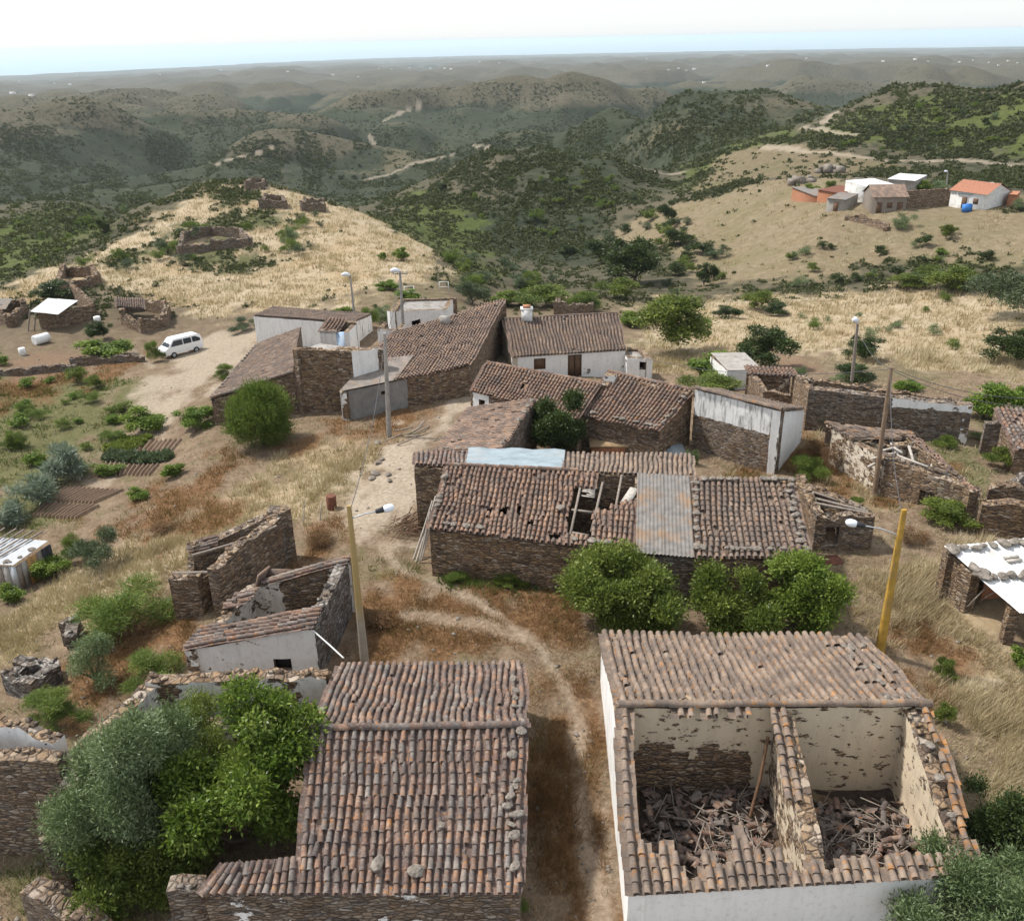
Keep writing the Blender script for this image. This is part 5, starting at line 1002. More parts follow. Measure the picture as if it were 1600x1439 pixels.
# ------------------------------------------------------------------ vegetation
def leaves(n_twig, per, w_, h_, L, W, seed, K=9, z0=.25, upb=.25, spread=.16, shell=.55, lobes=None, fine=0.0, gap=.0):
    """leaf quads grouped in twigs on a cluster of lobes; crown w_ wide, z0*h_ .. h_ tall, standing on the origin"""
    g = np.random.default_rng(seed); hc = h_*(1-z0)/2; cz = h_*z0+hc
    if lobes is None:
        c = g.normal(0, 1, (K, 3)); c /= np.linalg.norm(c, axis=1)[:, None]; c *= g.uniform(.45, .98, (K, 1))**.8; c[:, 2] = c[:, 2]*.9+.05; r = g.uniform(.13, .34, K)
        c = np.vstack([c, [[0, 0, -.1]]]); r = np.append(r, .42)
    else: c, r = np.array([q[:3] for q in lobes]), np.array([q[3] for q in lobes])
    k = g.choice(len(r), n_twig, p=r**2/np.sum(r**2)); d = g.normal(0, 1, (n_twig, 3)); d[:, 2] += .15; d /= np.linalg.norm(d, axis=1)[:, None]
    rad = r[k]*(shell+(1-shell)*g.random(n_twig)**.5)*(1+.12*g.normal(0, 1, n_twig)); p_ = c[k]+d*rad[:, None]
    ok = p_[:, 2] > -1.05; p_, d, k = p_[ok], d[ok], k[ok]; n_twig = len(p_)
    tone = np.clip(.5+.22*g.normal(0, 1, len(r)), .1, .9)[k]*.45+.55*g.random(n_twig)
    P_ = p_*[w_/2, w_/2, hc]+[0, 0, cz]
    P_ = np.repeat(P_, per, 0); D = np.repeat(d, per, 0); n = len(P_)
    P_ = P_+g.normal(0, 1, (n, 3))*spread*np.array([1, 1, .8])
    ld = D*.7+g.normal(0, .65, (n, 3))+[0, 0, upb]; ld /= np.linalg.norm(ld, axis=1)[:, None]
    nr = g.normal(0, .8, (n, 3))+[0, 0, .8]; sd_ = np.cross(ld, nr); sd_ /= np.linalg.norm(sd_, axis=1)[:, None]+1e-9; nm = np.cross(sd_, ld)
    l_ = L*g.uniform(.65, 1.25, (n, 1)); w2 = W*g.uniform(.7, 1.2, (n, 1))/2
    v = np.stack([P_, P_+ld*l_*.5+sd_*w2+nm*l_*.08, P_+ld*l_-nm*l_*.1, P_+ld*l_*.5-sd_*w2+nm*l_*.08], 1)
    v[..., 2] = np.maximum(v[..., 2], .02)
    rnd = np.clip(np.repeat(tone, per)+g.normal(0, .12, n), 0, 1)
    return v.reshape(-1, 3), np.arange(n*4).reshape(-1, 4), np.repeat(rnd, 4), c*[w_/2, w_/2, hc]+[0, 0, cz]
def trunk_mb(lobc, h_, w_, seed, tr=.06, n=5, base=(0, 0, 0), z0=.25):
    g = np.random.default_rng(seed+5); mb = MB(); base = np.asarray(base, float); fork = base+[g.normal(0, .03)*w_, g.normal(0, .03)*w_, max(.12, z0*.8)*h_]
    mb.tube([base-[0, 0, .15*h_ if h_ < 2 else .4], base+(fork-base)*.5+[g.normal(0, .02)*w_, 0, 0], fork], [tr*h_*1.25, tr*h_*.95, tr*h_*.8], 7)
    for q in lobc[:n]:
        q = base+q; m_ = ln(fork, q, .5)+g.normal(0, .04*w_, 3); mb.tube([fork, m_, q], [tr*h_*.6, tr*h_*.38, tr*h_*.12], 5, cap=False)
    return mb
KIND = {  # material, twigs, leaves per twig, leaf length, width, lobes, z0, up, spread, shell  (for a 4 m wide plant)
 'olive': ('olive', 900, 9, .20, .055, 10, .2, .3, .17, .45), 'carob': ('carob', 800, 9, .2, .10, 9, .15, .2, .18, .5), 'dark': ('darkleaf', 700, 9, .22, .11, 8, .1, .2, .18, .55),
 'fig': ('fig', 700, 8, .26, .17, 8, .12, .3, .2, .5), 'broom': ('broom', 1000, 9, .34, .035, 9, .02, .9, .16, .35), 'lime': ('lime', 700, 8, .26, .15, 8, .05, .3, .2, .5),
 'reed': ('reed', 420, 8, .85, .10, 12, .0, .8, .3, .3), 'oliveshrub': ('olive', 850, 9, .2, .05, 9, .03, .6, .16, .4), 'darkolive': ('olive_dark', 850, 9, .2, .06, 9, .08, .3, .17, .5), 'dry': ('drybush', 500, 7, .3, .04, 7, .0, .7, .2, .3)}
PROTO = {}
def proto_for(kind, var, far=False):
    key = (kind, var, far)
    if key not in PROTO:
        mt, nt_, per, L, W, K, z0, ub, spd, sh = KIND[kind]; f_ = .33 if far else 1.0
        v, f, r_, lc = leaves(int(nt_*f_), per if not far else 6, 4, 4, L*(1.7 if far else 1), W*(1.9 if far else 1), 100+var*7+len(kind), K, z0, ub, spd*(1.3 if far else 1), sh)
        mb = MB(); mb.add(v, f, r_); me = mb.mesh("crown"); me.materials.append(M[mt]); tm = trunk_mb(lc, 4, 4, var, .032, z0=z0).mesh("trunk"); tm.materials.append(M['bark']); PROTO[key] = (me, tm)
    return PROTO[key]
_vi = [0]
def plant(kind, u, v, wpx, hpx, label, cat=None, group=None, name=None, q=None, trunk=True, far=False):
    q = G(u, v) if q is None else q
    if np.isnan(q[0]): return
    dp = depth_at(q); w_ = wpx*dp/FOC; dpn = math.atan2(H-q[2], math.hypot(q[0], q[1])); h_ = max(.35*w_, (hpx*dp/FOC - w_*.55*math.sin(dpn))/max(.5, math.cos(dpn)))
    _vi[0] += 1; cm, tm = proto_for(kind, _vi[0] % 2 if not far else _vi[0] % 3, far)
    nm = name or ('shrub' if not trunk else 'tree'); cat = cat or nm
    if trunk:
        t = thing(nm, label, cat, q, group, random.uniform(0, 6.28)); t.scale = (w_/4, w_/4, h_/4)
        for nm2, me in (("trunk", tm), ("crown", cm)): o = bpy.data.objects.new(nm2, me); COL.objects.link(o); o.parent = t
    else:
        t = bpy.data.objects.new(nm, cm); COL.objects.link(t); t.location = [float(c) for c in q-[0, 0, .05]]; t.rotation_euler.z = random.uniform(0, 6.28); t.scale = (w_/4, w_/4, h_/4); tag(t, label, cat, group)
    return t
def bigtree(kind, c_uv, cz, w_, h_, gzv, label, n_twig, per, L, W, K, seed, z0=.15, ub=.25, spd=.13, sh=.5, cat="tree", trunk_r=.03, lobes=None, gap=0):
    c = Q(*c_uv, cz); base = np.array([c[0], c[1], gzv]); t = thing("tree", label, cat, base)
    v, f, r_, lc = leaves(n_twig, per, w_, h_, L, W, seed, K, z0, ub, spd, sh, lobes); mb = MB(); mb.add(v+base, f, r_)
    obj("trunk", trunk_mb(lc, h_, w_, seed, trunk_r, min(8, len(lc)), base, z0), M['bark'], t); obj("crown", mb, M[kind], t)
    return t
# the big trees in and around the near ruins
bigtree('olive', (190, 1243), 2.2, 4.5, 6.9, -1.0, "tall grey green olive tree growing in the walled ruin beside the near left house", 4200, 13, .17, .042, 20, 11, .02, .5, .17, .5)
bigtree('citrus', (388, 1222), 2.5, 5.0, 6.3, -.6, "glossy bright green citrus tree touching the near left house's roof", 2300, 15, .19, .085, 26, 12, .08, .15, .15, .5)
bigtree('carob', (288, 1180), 2.2, 3.9, 4.9, -.6, "small leaved yellowish green tree between the olive and the glossy citrus", 1900, 12, .11, .045, 14, 13, .1, .4, .12, .4)
bigtree('carob', (205, 1372), .6, 4.0, 2.9, -.8, "dark leafy undergrowth at the foot of the tall olive in the walled ruin", 1700, 11, .15, .055, 14, 23, .0, .3, .16, .5, cat='shrub')
bigtree('carob', (972, 934), 1.7, 5.9, 4.1, -.2, "broad bright green tree in front of the corrugated patch of the long farmhouse", 3000, 12, .2, .085, 30, 14, .1, .35, .18, .4)
bigtree('carob', (1142, 952), 1.4, 3.7, 3.3, -.2, "smallest of the green trees along the far eave of the half roofless white house", 1500, 11, .19, .075, 14, 15, .08, .5, .16, .45)
bigtree('fig', (1246, 938), 1.7, 4.1, 3.8, -.2, "light green tree before the intact end of the long farmhouse roof", 1700, 11, .2, .09, 16, 16, .08, .4, .17, .4)
bigtree('darkleaf', (872, 664), 2.0, 4.0, 4.6, -.5, "dense rounded dark green tree in the courtyard beside the low lane roof", 2200, 11, .19, .1, 12, 17, .05, .2, .18, .6)
bigtree('olive', (1530, 1455), 1.0, 4.8, 3.3, 0, "grey green olive crown rising into the lower right corner", 3000, 12, .16, .042, 16, 18, .05, .6, .17, .45)
bigtree('darkleaf', (1555, 1305), 1.0, 2.6, 3.0, .1, "dark evergreen bush against the broken right wall of the half roofless white house", 1300, 11, .13, .05, 8, 19, .03, .5, .13, .5, cat="shrub")
_g = G(405, 690); bigtree('broom', (405, 655), -.4, 5.6, 5.0, _g[2], "big feathery green bush in front of the wide left tile roof", 3400, 10, .3, .055, 16, 20, .0, .9, .2, .5, cat='bush', lobes=[(0,0,-.15,.72),(.34,.2,.2,.46),(-.36,.1,.1,.48),(.1,-.36,.0,.5),(-.1,.3,.36,.42),(.42,-.2,-.4,.42),(-.42,-.2,-.4,.42),(.1,.1,.5,.4)])
T = [ # kind, centre u, base v, width px, height px, label, trunk?
 ('broom',195,985,152,105,"large bright green feathery bush on the straw slope left of the bare stone ruin",0),('oliveshrub',156,1068,92,98,"grey green olive bush below the bright feathery one",1),('broom',243,1062,98,66,"bright green bush at the left wall of the small whitewashed ruin",0),
 ('broom',95,1130,108,76,"rounded bright green bush beside the tumbled grey stone fold",0),('darkolive',155,888,78,80,"grey green bush on the slope above the shack",0),('broom',118,880,50,58,"bright green bush pressed against the grey green one above the shack",0),
 ('fig',224,672,72,46,"small umbrella shaped tree with a bare trunk above the vegetable plots",1),('lime',303,668,64,42,"leafy green hedge at the corner of the wide left tile roof",0),
 ('fig',75,905,62,48,"bright green vine bush climbing beside the shack",0),('fig',18,940,50,42,"bright green vine bush in front of the shack",0),('reed',105,748,60,60,"swaying grey green reeds left of the vegetable plots, upper clump",0),('reed',62,790,60,56,"swaying grey green reeds left of the vegetable plots, lower clump",0),('reed',20,818,46,40,"pale reeds above the shack roof",0),
 ('dark',160,532,42,36,"dark bush at the end of the ploughed strip",0),('fig',155,560,84,34,"sprawling bright vine below the dark bush near the ploughed strip",0),('dark',85,474,74,40,"round dark green tree behind the lean to shed",1),('carob',122,598,36,30,"small round tree under the dry stone terrace wall",1),('carob',150,606,26,24,"thin small tree right of the round one under the terrace wall",1),
 ('darkolive',380,518,46,26,"dark clipped hedge beside the long whitewashed wall",0),('broom',350,592,40,28,"small bush at the upper corner of the wide left tile roof",0),('fig',536,500,36,26,"bright leafy bush behind the long whitewashed wall",0),('broom',573,512,40,36,"feathery green bush behind the roofs near the slim back pole",0),('oliveshrub',604,505,40,34,"grey green bush beside the white walled building",0),('drybush'if 0 else 'broom',245,565,30,36,"olive green shrub left of the parked van",0),
 ('darkolive',740,476,52,44,"dark bushy tree behind the broad patched roof",1),('dark',990,442,98,80,"large dark oak in the valley bottom",1),('dark',944,412,70,46,"dark oak left of the largest valley oak",1),('carob',1064,548,126,104,"tall light green tree on the bank right of the cottage",0),('dark',1180,574,98,80,"dark fig tree with a bare trunk right of the tall light green tree",1),('fig',1118,588,104,52,"bright green tree in front of the tall light green and dark fig trees",1),('carob',1112,618,88,44,"loose leafy sapling beside the white cistern",1),
 ('dark',1350,562,66,46,"round green tree on the straw terrace behind the white lamp pole",1),('dark',1332,604,72,44,"dark round tree at the foot of the white lamp pole",1),('oliveshrub',1310,606,34,26,"small grey olive bush left of the white lamp pole",0),('oliveshrub',1248,590,26,26,"small grey olive bush on the bank above the white cistern",0),
 ('lime',1424,612,46,24,"low lime green vine behind the long roofless building",0),('lime',1536,652,96,68,"big lime green vine tree at the end of the long roofless building",1),('fig',1592,640,50,48,"green vine at the right edge beside the lime green one",0),('darkolive',1572,500,124,116,"big grey green tree at the right edge on the straw ridge",0),('dark',1580,566,96,66,"dark bush at the right edge below the big grey green tree",0),
 ('oliveshrub',1279,666,50,46,"grey green olive bush at the end of the streaked white building",1),('carob',1484,818,88,50,"leafy shrub in front of the beam filled ruin",0),('broom',1478,700,36,26,"green weeds bush beside the long roofless building",0),('broom',1340,800,34,30,"yellowish weed bush at the brown wooden pole",0),('carob',1560,730,46,40,"green bush between the right edge walls",0),
 ('carob',1478,1060,40,40,"green shrub at the far right corner of the half roofless white house",0),('fig',1590,1040,40,40,"bright green shrub below the open right shed",0),('carob',1470,1130,36,44,"slim green shrub on the right wall of the half roofless white house",0),('oliveshrub',1082,725,22,34,"small grey green bush at the end of the long farmhouse's rear roof",0),
 ('broom',140,356,24,20,"grey green round shrub on the left shoulder of the straw hill",0),('dark',163,365,24,26,"dark round tree on the left shoulder of the straw hill",1),('oliveshrub',196,336,18,16,"pale shrub at the skyline left of the straw hill's crest",0),('broom',307,366,38,24,"bright green bush in the overgrown ruin on the straw hill",0),('oliveshrub',455,384,30,28,"grey shrub right of the overgrown ruin on the straw hill",0),('fig',628,406,26,22,"small green fig bush on the brown field",0),('fig',599,406,18,14,"tiny green bush on the brown field",0),
 ('dark',1046,350,34,36,"round dark tree on the edge of the straw hillside across the valley",1),('dark',1100,446,36,38,"round dark tree at the foot of the brown hillside",1),('dark',1062,384,50,32,"dark bushes on the brown hillside edge",0),('dark',885,406,30,26,"dark tree in the valley left of the oaks",1),('carob',850,480,90,42,"green thicket behind the cottage chimney",0),('broom',920,486,60,38,"bright thicket behind the cottage roof",0),('carob',965,468,60,40,"green thicket below the largest valley oak",0),('fig',985,508,60,26,"bright green brambles right of the cottage",0),('fig',790,476,40,26,"green brambles behind the square opening wing",0),
 ('dark',1132,496,46,24,"dark low bush at the edge of the ploughed terrace, left one",0),('carob',1185,484,58,38,"green rounded bush at the edge of the ploughed terrace",0),('dark',1208,494,46,26,"dark rounded bush at the edge of the ploughed terrace",0),('carob',1480,455,90,50,"broad green thicket on the ridge left of the big grey green tree",0),('carob',1425,450,60,28,"green thicket on the ridge below the hamlet",0),('oliveshrub',1410,358,36,28,"grey olive tree leaning in front of the hamlet's brown roof",1),('carob',1478,374,20,24,"dark little tree below the orange roofed house",1),
 ('fig',1266,306,26,20,"round green tree at the left of the hamlet",1),('carob',1300,304,24,22,"round darker green tree at the left of the hamlet",1),('carob',1420,295,26,18,"green tree behind the hamlet's pale buildings",1),('fig',1440,300,34,20,"bright tree behind the hamlet's dark stone wall",1),('oliveshrub',1472,300,36,20,"grey green tree left of the orange roof",1),('oliveshrub',1590,330,24,20,"grey shrub at the right end of the hamlet",0),('oliveshrub',1552,188,16,14,"pale round tree on the green hill at the right",1),('dark',1538,196,16,12,"dark tree on the green hill at the right",1),('carob',1480,366,26,16,"green bush by the hamlet's little field",0),('fig',1470,398,30,12,"bright green patch bush below the hamlet",0),
 ('broom',840,345,26,20,"green bush low on the scrubby dome hill",0),('dark',690,300,16,14,"small dark tree on the scrubby dome hill",1),('dry',745,690 if 0 else 905,40,34,"dry weed clump in front of the long farmhouse",0),('dry',590,975,80,50,"rusty brown dry bush beside the left yellow pole",0),('dry',1300,735,60,50,"rusty dry bush beside the streaked white building",0),('dry',255,830,60,36,"rust brown dry bush on the straw slope",0),('dry',1262,720,44,40,"dull green and brown bush against the white end wall",0),('dry',500,850,70,50,"rusty dry bush behind the bare stone ruin",0),('dry',116,1148,50,40,"rusty dry bush behind the left wall stub",0),
 ('fig',270,745,42,30,"bright green vine at the right edge of the vegetable plots",0),('fig',215,778,36,24,"bright green bush at the lower right corner of the vegetable plots",0),('fig',168,742,50,28,"dark vine trellis between the vegetable plots",0),('broom',130,740,40,26,"yellow green bush left of the vegetable plots",0),('broom',190,690,40,24,"yellow green bush at the top of the vegetable plots",0),('broom',40,650,36,26,"green bush on the weedy left terrace",0),('broom',20,700,40,34,"bright green bush at the left edge of the weedy terrace",0),('lime',640,470,46,22,"row of vine leaves on the brown field, right part",0),('lime',606,452,40,18,"row of vine leaves on the brown field, left part",0),('lime',660,480,34,14,"end of the vine row beside the white walled building",0)]
T += [('dry',1290,715,90,60,"dull reddish weed thicket behind the ruin with the collapsed beams",0),('broom',1262,750,60,50,"dark green weed bush at the white end wall's foot",0),('dry',1350,745,60,46,"straw brown weed bush left of the brown wooden pole",0),('dry',1420,850,60,40,"brown weed clump near the right yellow pole's lamp",0),('broom',1545,690,60,30,"green weeds between the long roofless building and the right edge wall",0),
 ('broom',720,905,50,26,"green weed clump at the left foot of the long farmhouse front",0),('carob',800,912,60,26,"low dark green weeds at the middle of the long farmhouse front",0),('broom',790,1430,70,40,"pale grey green weed bush at the foot of the near left house's front wall",0),('oliveshrub',1400,1400,60,50,"small grey olive shoot before the half roofless white house's front wall",0),('dry',480,1000,60,50,"brown weed bush between the white ruin and the left yellow pole",0)]
for k, u, v, w_, h_, lb, tr_ in T: plant(k, u, v, w_, h_, lb, trunk=bool(tr_), cat=('bush' if ' bush' in lb else 'tree' if ('tree' in lb or 'oak' in lb) else 'reeds' if 'reed' in lb else 'vine' if 'vine' in lb else 'shrub'), name=('tree' if tr_ else 'reeds' if 'reed' in lb else 'shrub'))
# scattered shrubs one can count
def scatter(poly, n, kinds, s, label, group):
    P_ = np.array(poly, float); lo, hi = P_.min(0), P_.max(0); k = 0
    while k < n:
        u, v = random.uniform(lo[0], hi[0]), random.uniform(lo[1], hi[1])
        if sdist(P_, np.array([u]), np.array([v]))[0] > 0: continue
        w_ = random.uniform(*s); plant(random.choice(kinds), u, v, w_, w_*.75, label, 'shrub', group, 'shrub', trunk=False, far=True); k += 1
scatter([(930,380),(1050,330),(1120,380),(1130,440),(1050,470),(960,440)], 34, ['dark','darkolive','carob'], (14,34), "small dark shrub on the slope around the valley oaks", "shrubs around the valley oaks")
scatter([(1150,400),(1350,370),(1560,400),(1520,440),(1250,450)], 22, ['dark','oliveshrub','carob'], (12,30), "small shrub dotted over the brown slope below the hamlet", "shrubs on the brown slope below the hamlet")
scatter([(1230,480),(1560,450),(1590,540),(1380,560),(1240,545)], 14, ['broom','carob','oliveshrub'], (14,30), "small shrub on the straw terraces at the right", "shrubs on the straw terraces")
scatter([(690,400),(760,420),(860,440),(960,460),(930,490),(800,480),(720,450)], 26, ['carob','broom','darkolive'], (16,40), "shrub in the green gully behind the village", "shrubs in the green gully")
scatter([(660,300),(960,260),(1020,320),(900,380),(760,350)], 40, ['carob','darkolive','broom'], (6,16), "small green shrub on the scrubby dome hill", "shrubs on the scrubby dome hill")
scatter([(1250,240),(1450,160),(1590,150),(1590,240),(1420,238)], 34, ['carob','darkolive','broom'], (6,15), "small shrub on the green hill above the dirt road", "shrubs on the green hill")
scatter([(0,350),(110,328),(180,335),(60,420),(0,440)], 16, ['carob','broom'], (7,16), "small shrub on the green slope falling away at the left", "shrubs on the left green slope")
scatter([(120,420),(260,370),(420,350),(520,330),(480,420),(330,430)], 26, ['broom','darkolive'], (12,30), "low shrub in the straw grass on the left hill", "shrubs on the straw hill")
scatter([(960,200),(1060,160),(1190,165),(1180,215),(1000,250)], 30, ['dark','darkolive'], (4,10), "small dark shrub on the hill beyond the dirt track", "shrubs on the hill beyond the dirt track")
scatter([(0,560),(190,590),(210,660),(110,740),(0,760)], 26, ['broom','carob','lime'], (14,34), "low green weed bush on the weedy left terraces", "weed bushes on the left terraces")
scatter([(330,300),(560,250),(640,290),(420,275)], 12, ['dark'], (4,9), "tiny dark tree on the far valley side", "trees on the far valley side")

# ------------------------------------------------------------------ grass, weeds and scrub (stuff)
def inside_any(q):
    bad = np.zeros(len(q), bool)
    for f_ in FP: bad |= sdist(f_, q[:, 0], q[:, 1]) < .25
    return bad
def tufts(q, h_, w_, nb, lean, seed, mat, name, label, wind=(.25, -.1)):
    g = np.random.default_rng(seed); n = len(q); d = np.hypot(q[:, 0], q[:, 1])
    hh = h_*(.55+.9*vn(q[:, 0]/3, q[:, 1]/3, 61))*g.uniform(.7, 1.3, n)
    P_ = np.repeat(q, nb, 0); hb = np.repeat(hh, nb)*g.uniform(.6, 1.15, n*nb); dd = np.repeat(d, nb); a = g.uniform(0, 6.28, n*nb)
    P_ = P_+np.stack([np.cos(a), np.sin(a), 0*a], 1)*(g.random(n*nb)**.5*.22*np.maximum(1, dd/45))[:, None]; P_[:, 2] -= .04
    b_ = g.uniform(0, 6.28, n*nb); wd = (w_*np.maximum(1, dd/30))*g.uniform(.6, 1.4, n*nb)/2
    sdv = np.stack([np.cos(b_), np.sin(b_), 0*b_], 1)*wd[:, None]
    le = np.stack([np.cos(a)*lean+wind[0], np.sin(a)*lean+wind[1], np.ones_like(a)], 1)*hb[:, None]*g.uniform(.7, 1.1, (n*nb, 1))
    v = np.stack([P_-sdv, P_+sdv, P_+le], 1); tone = np.repeat(.6*vn(q[:, 0]/1.6, q[:, 1]/1.6, 62)+.2, nb)+g.normal(0, .18, n*nb)
    mb = MB(); mb.add(v.reshape(-1, 3), np.arange(n*nb*3).reshape(-1, 3), np.repeat(np.clip(tone, 0, 1), 3)); tag(obj(name, mb, mat), label, None, kind="stuff")
g = np.random.default_rng(99)
def cand(n, v0, v1, u0=-150, u1=1750):
    q = Gs(g.uniform(u0, u1, n), g.uniform(v0, v1, n)); return q[~np.isnan(q[:, 0])]
C1 = np.vstack([cand(105000, 560, 1470), cand(30000, 280, 620)]); C1 = C1[~inside_any(C1)]
ms, mr, mg, mp = [hgrid(C1[:, 0], C1[:, 1], MASK[k]) for k in ('straw', 'rust', 'green', 'path')]; me_ = hgrid(C1[:, 0], C1[:, 1], MASK['soil']); msc = hgrid(C1[:, 0], C1[:, 1], MASK['scrub'])
rn = g.random(len(C1)); cl = fbm(C1[:, 0]/2.5, C1[:, 1]/2.5, 44, 3)
free = (mp < .3) & (me_ < .3)
s_ = free & (rn < ms*np.clip(cl*2.2-.1, .25, 1)) & (mr < .5); tufts(C1[s_], .6, .024, 9, .4, 1, M['g_straw'], "dry_grass", "pale dry grass on the slopes")
s_ = free & (rn < mr*np.clip(cl*2.6-.45, .15, .9)); tufts(C1[s_], .36, .02, 9, .55, 2, M['g_rust'], "dry_weeds", "rust brown dry weeds beside the lane")
s_ = free & (rn < .5*mg*np.clip(cl*3-1, 0, 1)); tufts(C1[s_], .3, .035, 9, .5, 3, M['g_green'], "green_weeds", "green weeds on the left terraces")
df = np.hypot(C1[:, 0], C1[:, 1])
s_ = free & (df < 90) & (ms < .4) & (mr < .5) & (rn < np.clip(cl*2.4-.8, .04, .5)); tufts(C1[s_], .22, .02, 8, .7, 4, M['g_straw'], "sparse_grass", "sparse dry grass between the houses")
s_ = free & (df < 70) & (rn > .975-.025*(cl > .55)); tufts(C1[s_], .18, .03, 8, .7, 6, M['g_green'], "sparse_weeds", "sparse green weeds between the houses")
s_ = free & (ms > .4) & (rn > .985); tufts(C1[s_], .5, .03, 10, .5, 7, M['g_rust'], "tall_weeds", "tall brown weeds in the straw grass")
# weeds along the front of the long house
for (ua, va, ub, vb, n, hh, mt, nm, lb, sd_) in ((690,905,900,910,420,.34,'g_green',"wall_weeds","green weeds along the foot of the long farmhouse",8),):
    q = Gs(np.linspace(ua, ub, n)+g.normal(0, 4, n), np.linspace(va, vb, n)+g.normal(2, 7, n)); tufts(q[~np.isnan(q[:, 0])], hh, .05, 10, .6, sd_, M[mt], nm, lb)
# scrub on the hills
C2 = np.vstack([cand(62000, 200, 500), cand(38000, 130, 320)]); d2 = np.hypot(C2[:, 0], C2[:, 1]); C2 = C2[(d2 > 80) & (d2 < 1700)]; d2 = np.hypot(C2[:, 0], C2[:, 1])
sm, st_, ba, pa, lu = [hgrid(C2[:, 0], C2[:, 1], MASK[k]) for k in ('scrub', 'straw', 'bare', 'path', 'lush')]
cl = fbm(np.log(d2)*22, np.arctan2(C2[:, 0], C2[:, 1])*55, 45, 4); ok = (g.random(len(C2)) < sm*(1-.995*st_)*(1-.985*ba)*np.clip((cl-.40)*6+lu*.5, .03, .95)) & (pa < .2) & ~inside_any(C2)
C2, d2 = C2[ok], d2[ok]; n = len(C2); K_ = 9
sz = g.uniform(.4, 1.15, n)*np.clip(d2/300, .42, 1.35)
a = g.normal(0, 1, (n, K_, 3)); a /= np.linalg.norm(a, axis=2)[..., None]; a[..., 2] = np.abs(a[..., 2])*.75
P_ = C2[:, None]+a*(sz[:, None, None]*g.uniform(.45, 1, (n, K_, 1))); x = g.normal(0, 1, (n, K_, 3)); y = g.normal(0, 1, (n, K_, 3)); x /= np.linalg.norm(x, axis=2)[..., None]; y /= np.linalg.norm(y, axis=2)[..., None]
s3 = (sz*.62)[:, None, None]; v = np.stack([P_-x*s3, P_+x*s3*.8-y*s3*.4, P_+y*s3], 2)
rn = np.clip(.55*fbm(C2[:, 0]/40, C2[:, 1]/40, 46, 3)+.3*g.random(n), 0, 1)
mb = MB(); mb.add(v.reshape(-1, 3), np.arange(n*K_*3).reshape(-1, 3), np.repeat(np.clip(np.repeat(rn, K_)+g.normal(0, .1, n*K_), 0, 1), 3)); tag(obj("scrub", mb, M['scrub']), "low dark scrub covering the hills", None, kind="stuff")
# pebbles and fallen stones
C3 = np.vstack([cand(5200, 830, 1470), cand(1600, 560, 830)]); C3 = C3[~inside_any(C3)]; pm = hgrid(C3[:, 0], C3[:, 1], MASK['path']); C3 = C3[g.random(len(C3)) < .3+.5*pm]
mb = MB()
for q in C3:
    s = random.choice((.035, .05, .05, .07, .11))*random.uniform(.6, 1.5); mb.box(q+[0, 0, s*.15], (s*1.3, s, s*.6), random.uniform(0, 3), random.random(), None, (random.gauss(0, .2), random.gauss(0, .2)), s*.14)
tag(obj("gravel", mb, M['rock']), "scattered stones on the ground", None, kind="stuff")
# ------------------------------------------------------------------ poles, lamps, wires, van, garden
def pole(base, top, w0, w1, mat, label, name="utility_pole", cat="pole", lamp=None, arm=None, cross=None, square=True, zg=None):
    b_ = G(*base) if zg is None else Q(*base, zg); zt = zat(*top, b_); u_top = Q(*top, zt); t = thing(name, label, cat, b_)
    mb = MB(); n = 8
    P0, P1 = b_-[0, 0, .3], u_top; rows = []
    for k in range(n+1):
        f_ = k/n; c = ln(P0, P1, f_); s = (w0*(1-f_)+w1*f_)/2; rows += [c+[sx*s, sy*s*.8, 0] for sx, sy in ((-1, -1), (1, -1), (1, 1), (-1, 1))] if square else [c+[math.cos(x)*s, math.sin(x)*s, 0] for x in np.arange(8)*math.pi/4]
    m_ = 4 if square else 8; f = [(k*m_+j, k*m_+(j+1) % m_, (k+1)*m_+(j+1) % m_, (k+1)*m_+j) for k in range(n) for j in range(m_)]; mb.add(rows, f); mb.add(rows[-m_:], [tuple(range(4))] if m_ == 4 else [(0, 1, 2, 3), (0, 3, 4, 7), (4, 5, 6, 7)]); obj("shaft", mb, mat, t, smooth=not square)
    if arm:                                 # lamp on a bent arm, heading in direction arm (dx, dy), starting below the top
        dx, dy, z0, rise, ln_ = arm; p_ = ln(P0, P1, z0); e = p_+np.array([dx, dy, 0])*ln_+[0, 0, rise]; mb = MB()
        mb.tube([p_, p_+np.array([dx, dy, 0])*.12+[0, 0, rise*.55], ln(p_, e, .55)+[0, 0, rise*.35], e], .03, 6); obj("lamp_arm", mb, M['metal'], t)
        d = np.array([dx, dy, .12]); d /= np.linalg.norm(d); mb = MB(); mb.tube([e, e+d*.06, e+d*.34, e+d*.36], [.07, .1, .12, .1], 10); hd_ = obj("lamp_head", mb, M['black'], t, True)
        mb = MB(); mb.tube([e+d*.35, e+d*.42, e+d*.62, e+d*.76, e+d*.8], [.12, .16, .17, .11, .03], 12); obj("lamp_cover", mb, M['lampglass'], t, True)
    if lamp:
        mb = MB(); mb.tube([u_top+[0, 0, .0], u_top+[-.25, -.1, .12], u_top+[-.6, -.2, .16], u_top+[-.85, -.3, .12]], [.08, .2, .22, .08], 10); obj("lamp_head", mb, M['lampglass'], t, True)
    if cross:
        mb = MB(); mb.bar(u_top+[-cross, 0, -.25], u_top+[cross, 0, -.25], .09, .09)
        for s in (-1, -.4, .4, 1): mb.tube([u_top+[s*cross*.92, 0, -.2], u_top+[s*cross*.92, 0, .02]], .05, 6)
        obj("cross_arm", mb, mat, t)
    return u_top
tp1 = pole((571,1046), (545,790), .36, .17, M['yellow'], "tapering concrete pole yellowed on top with a lamp arm beside the small whitewashed ruin", arm=(.95, .3, .915, .25, 1.05), zg=-.1)
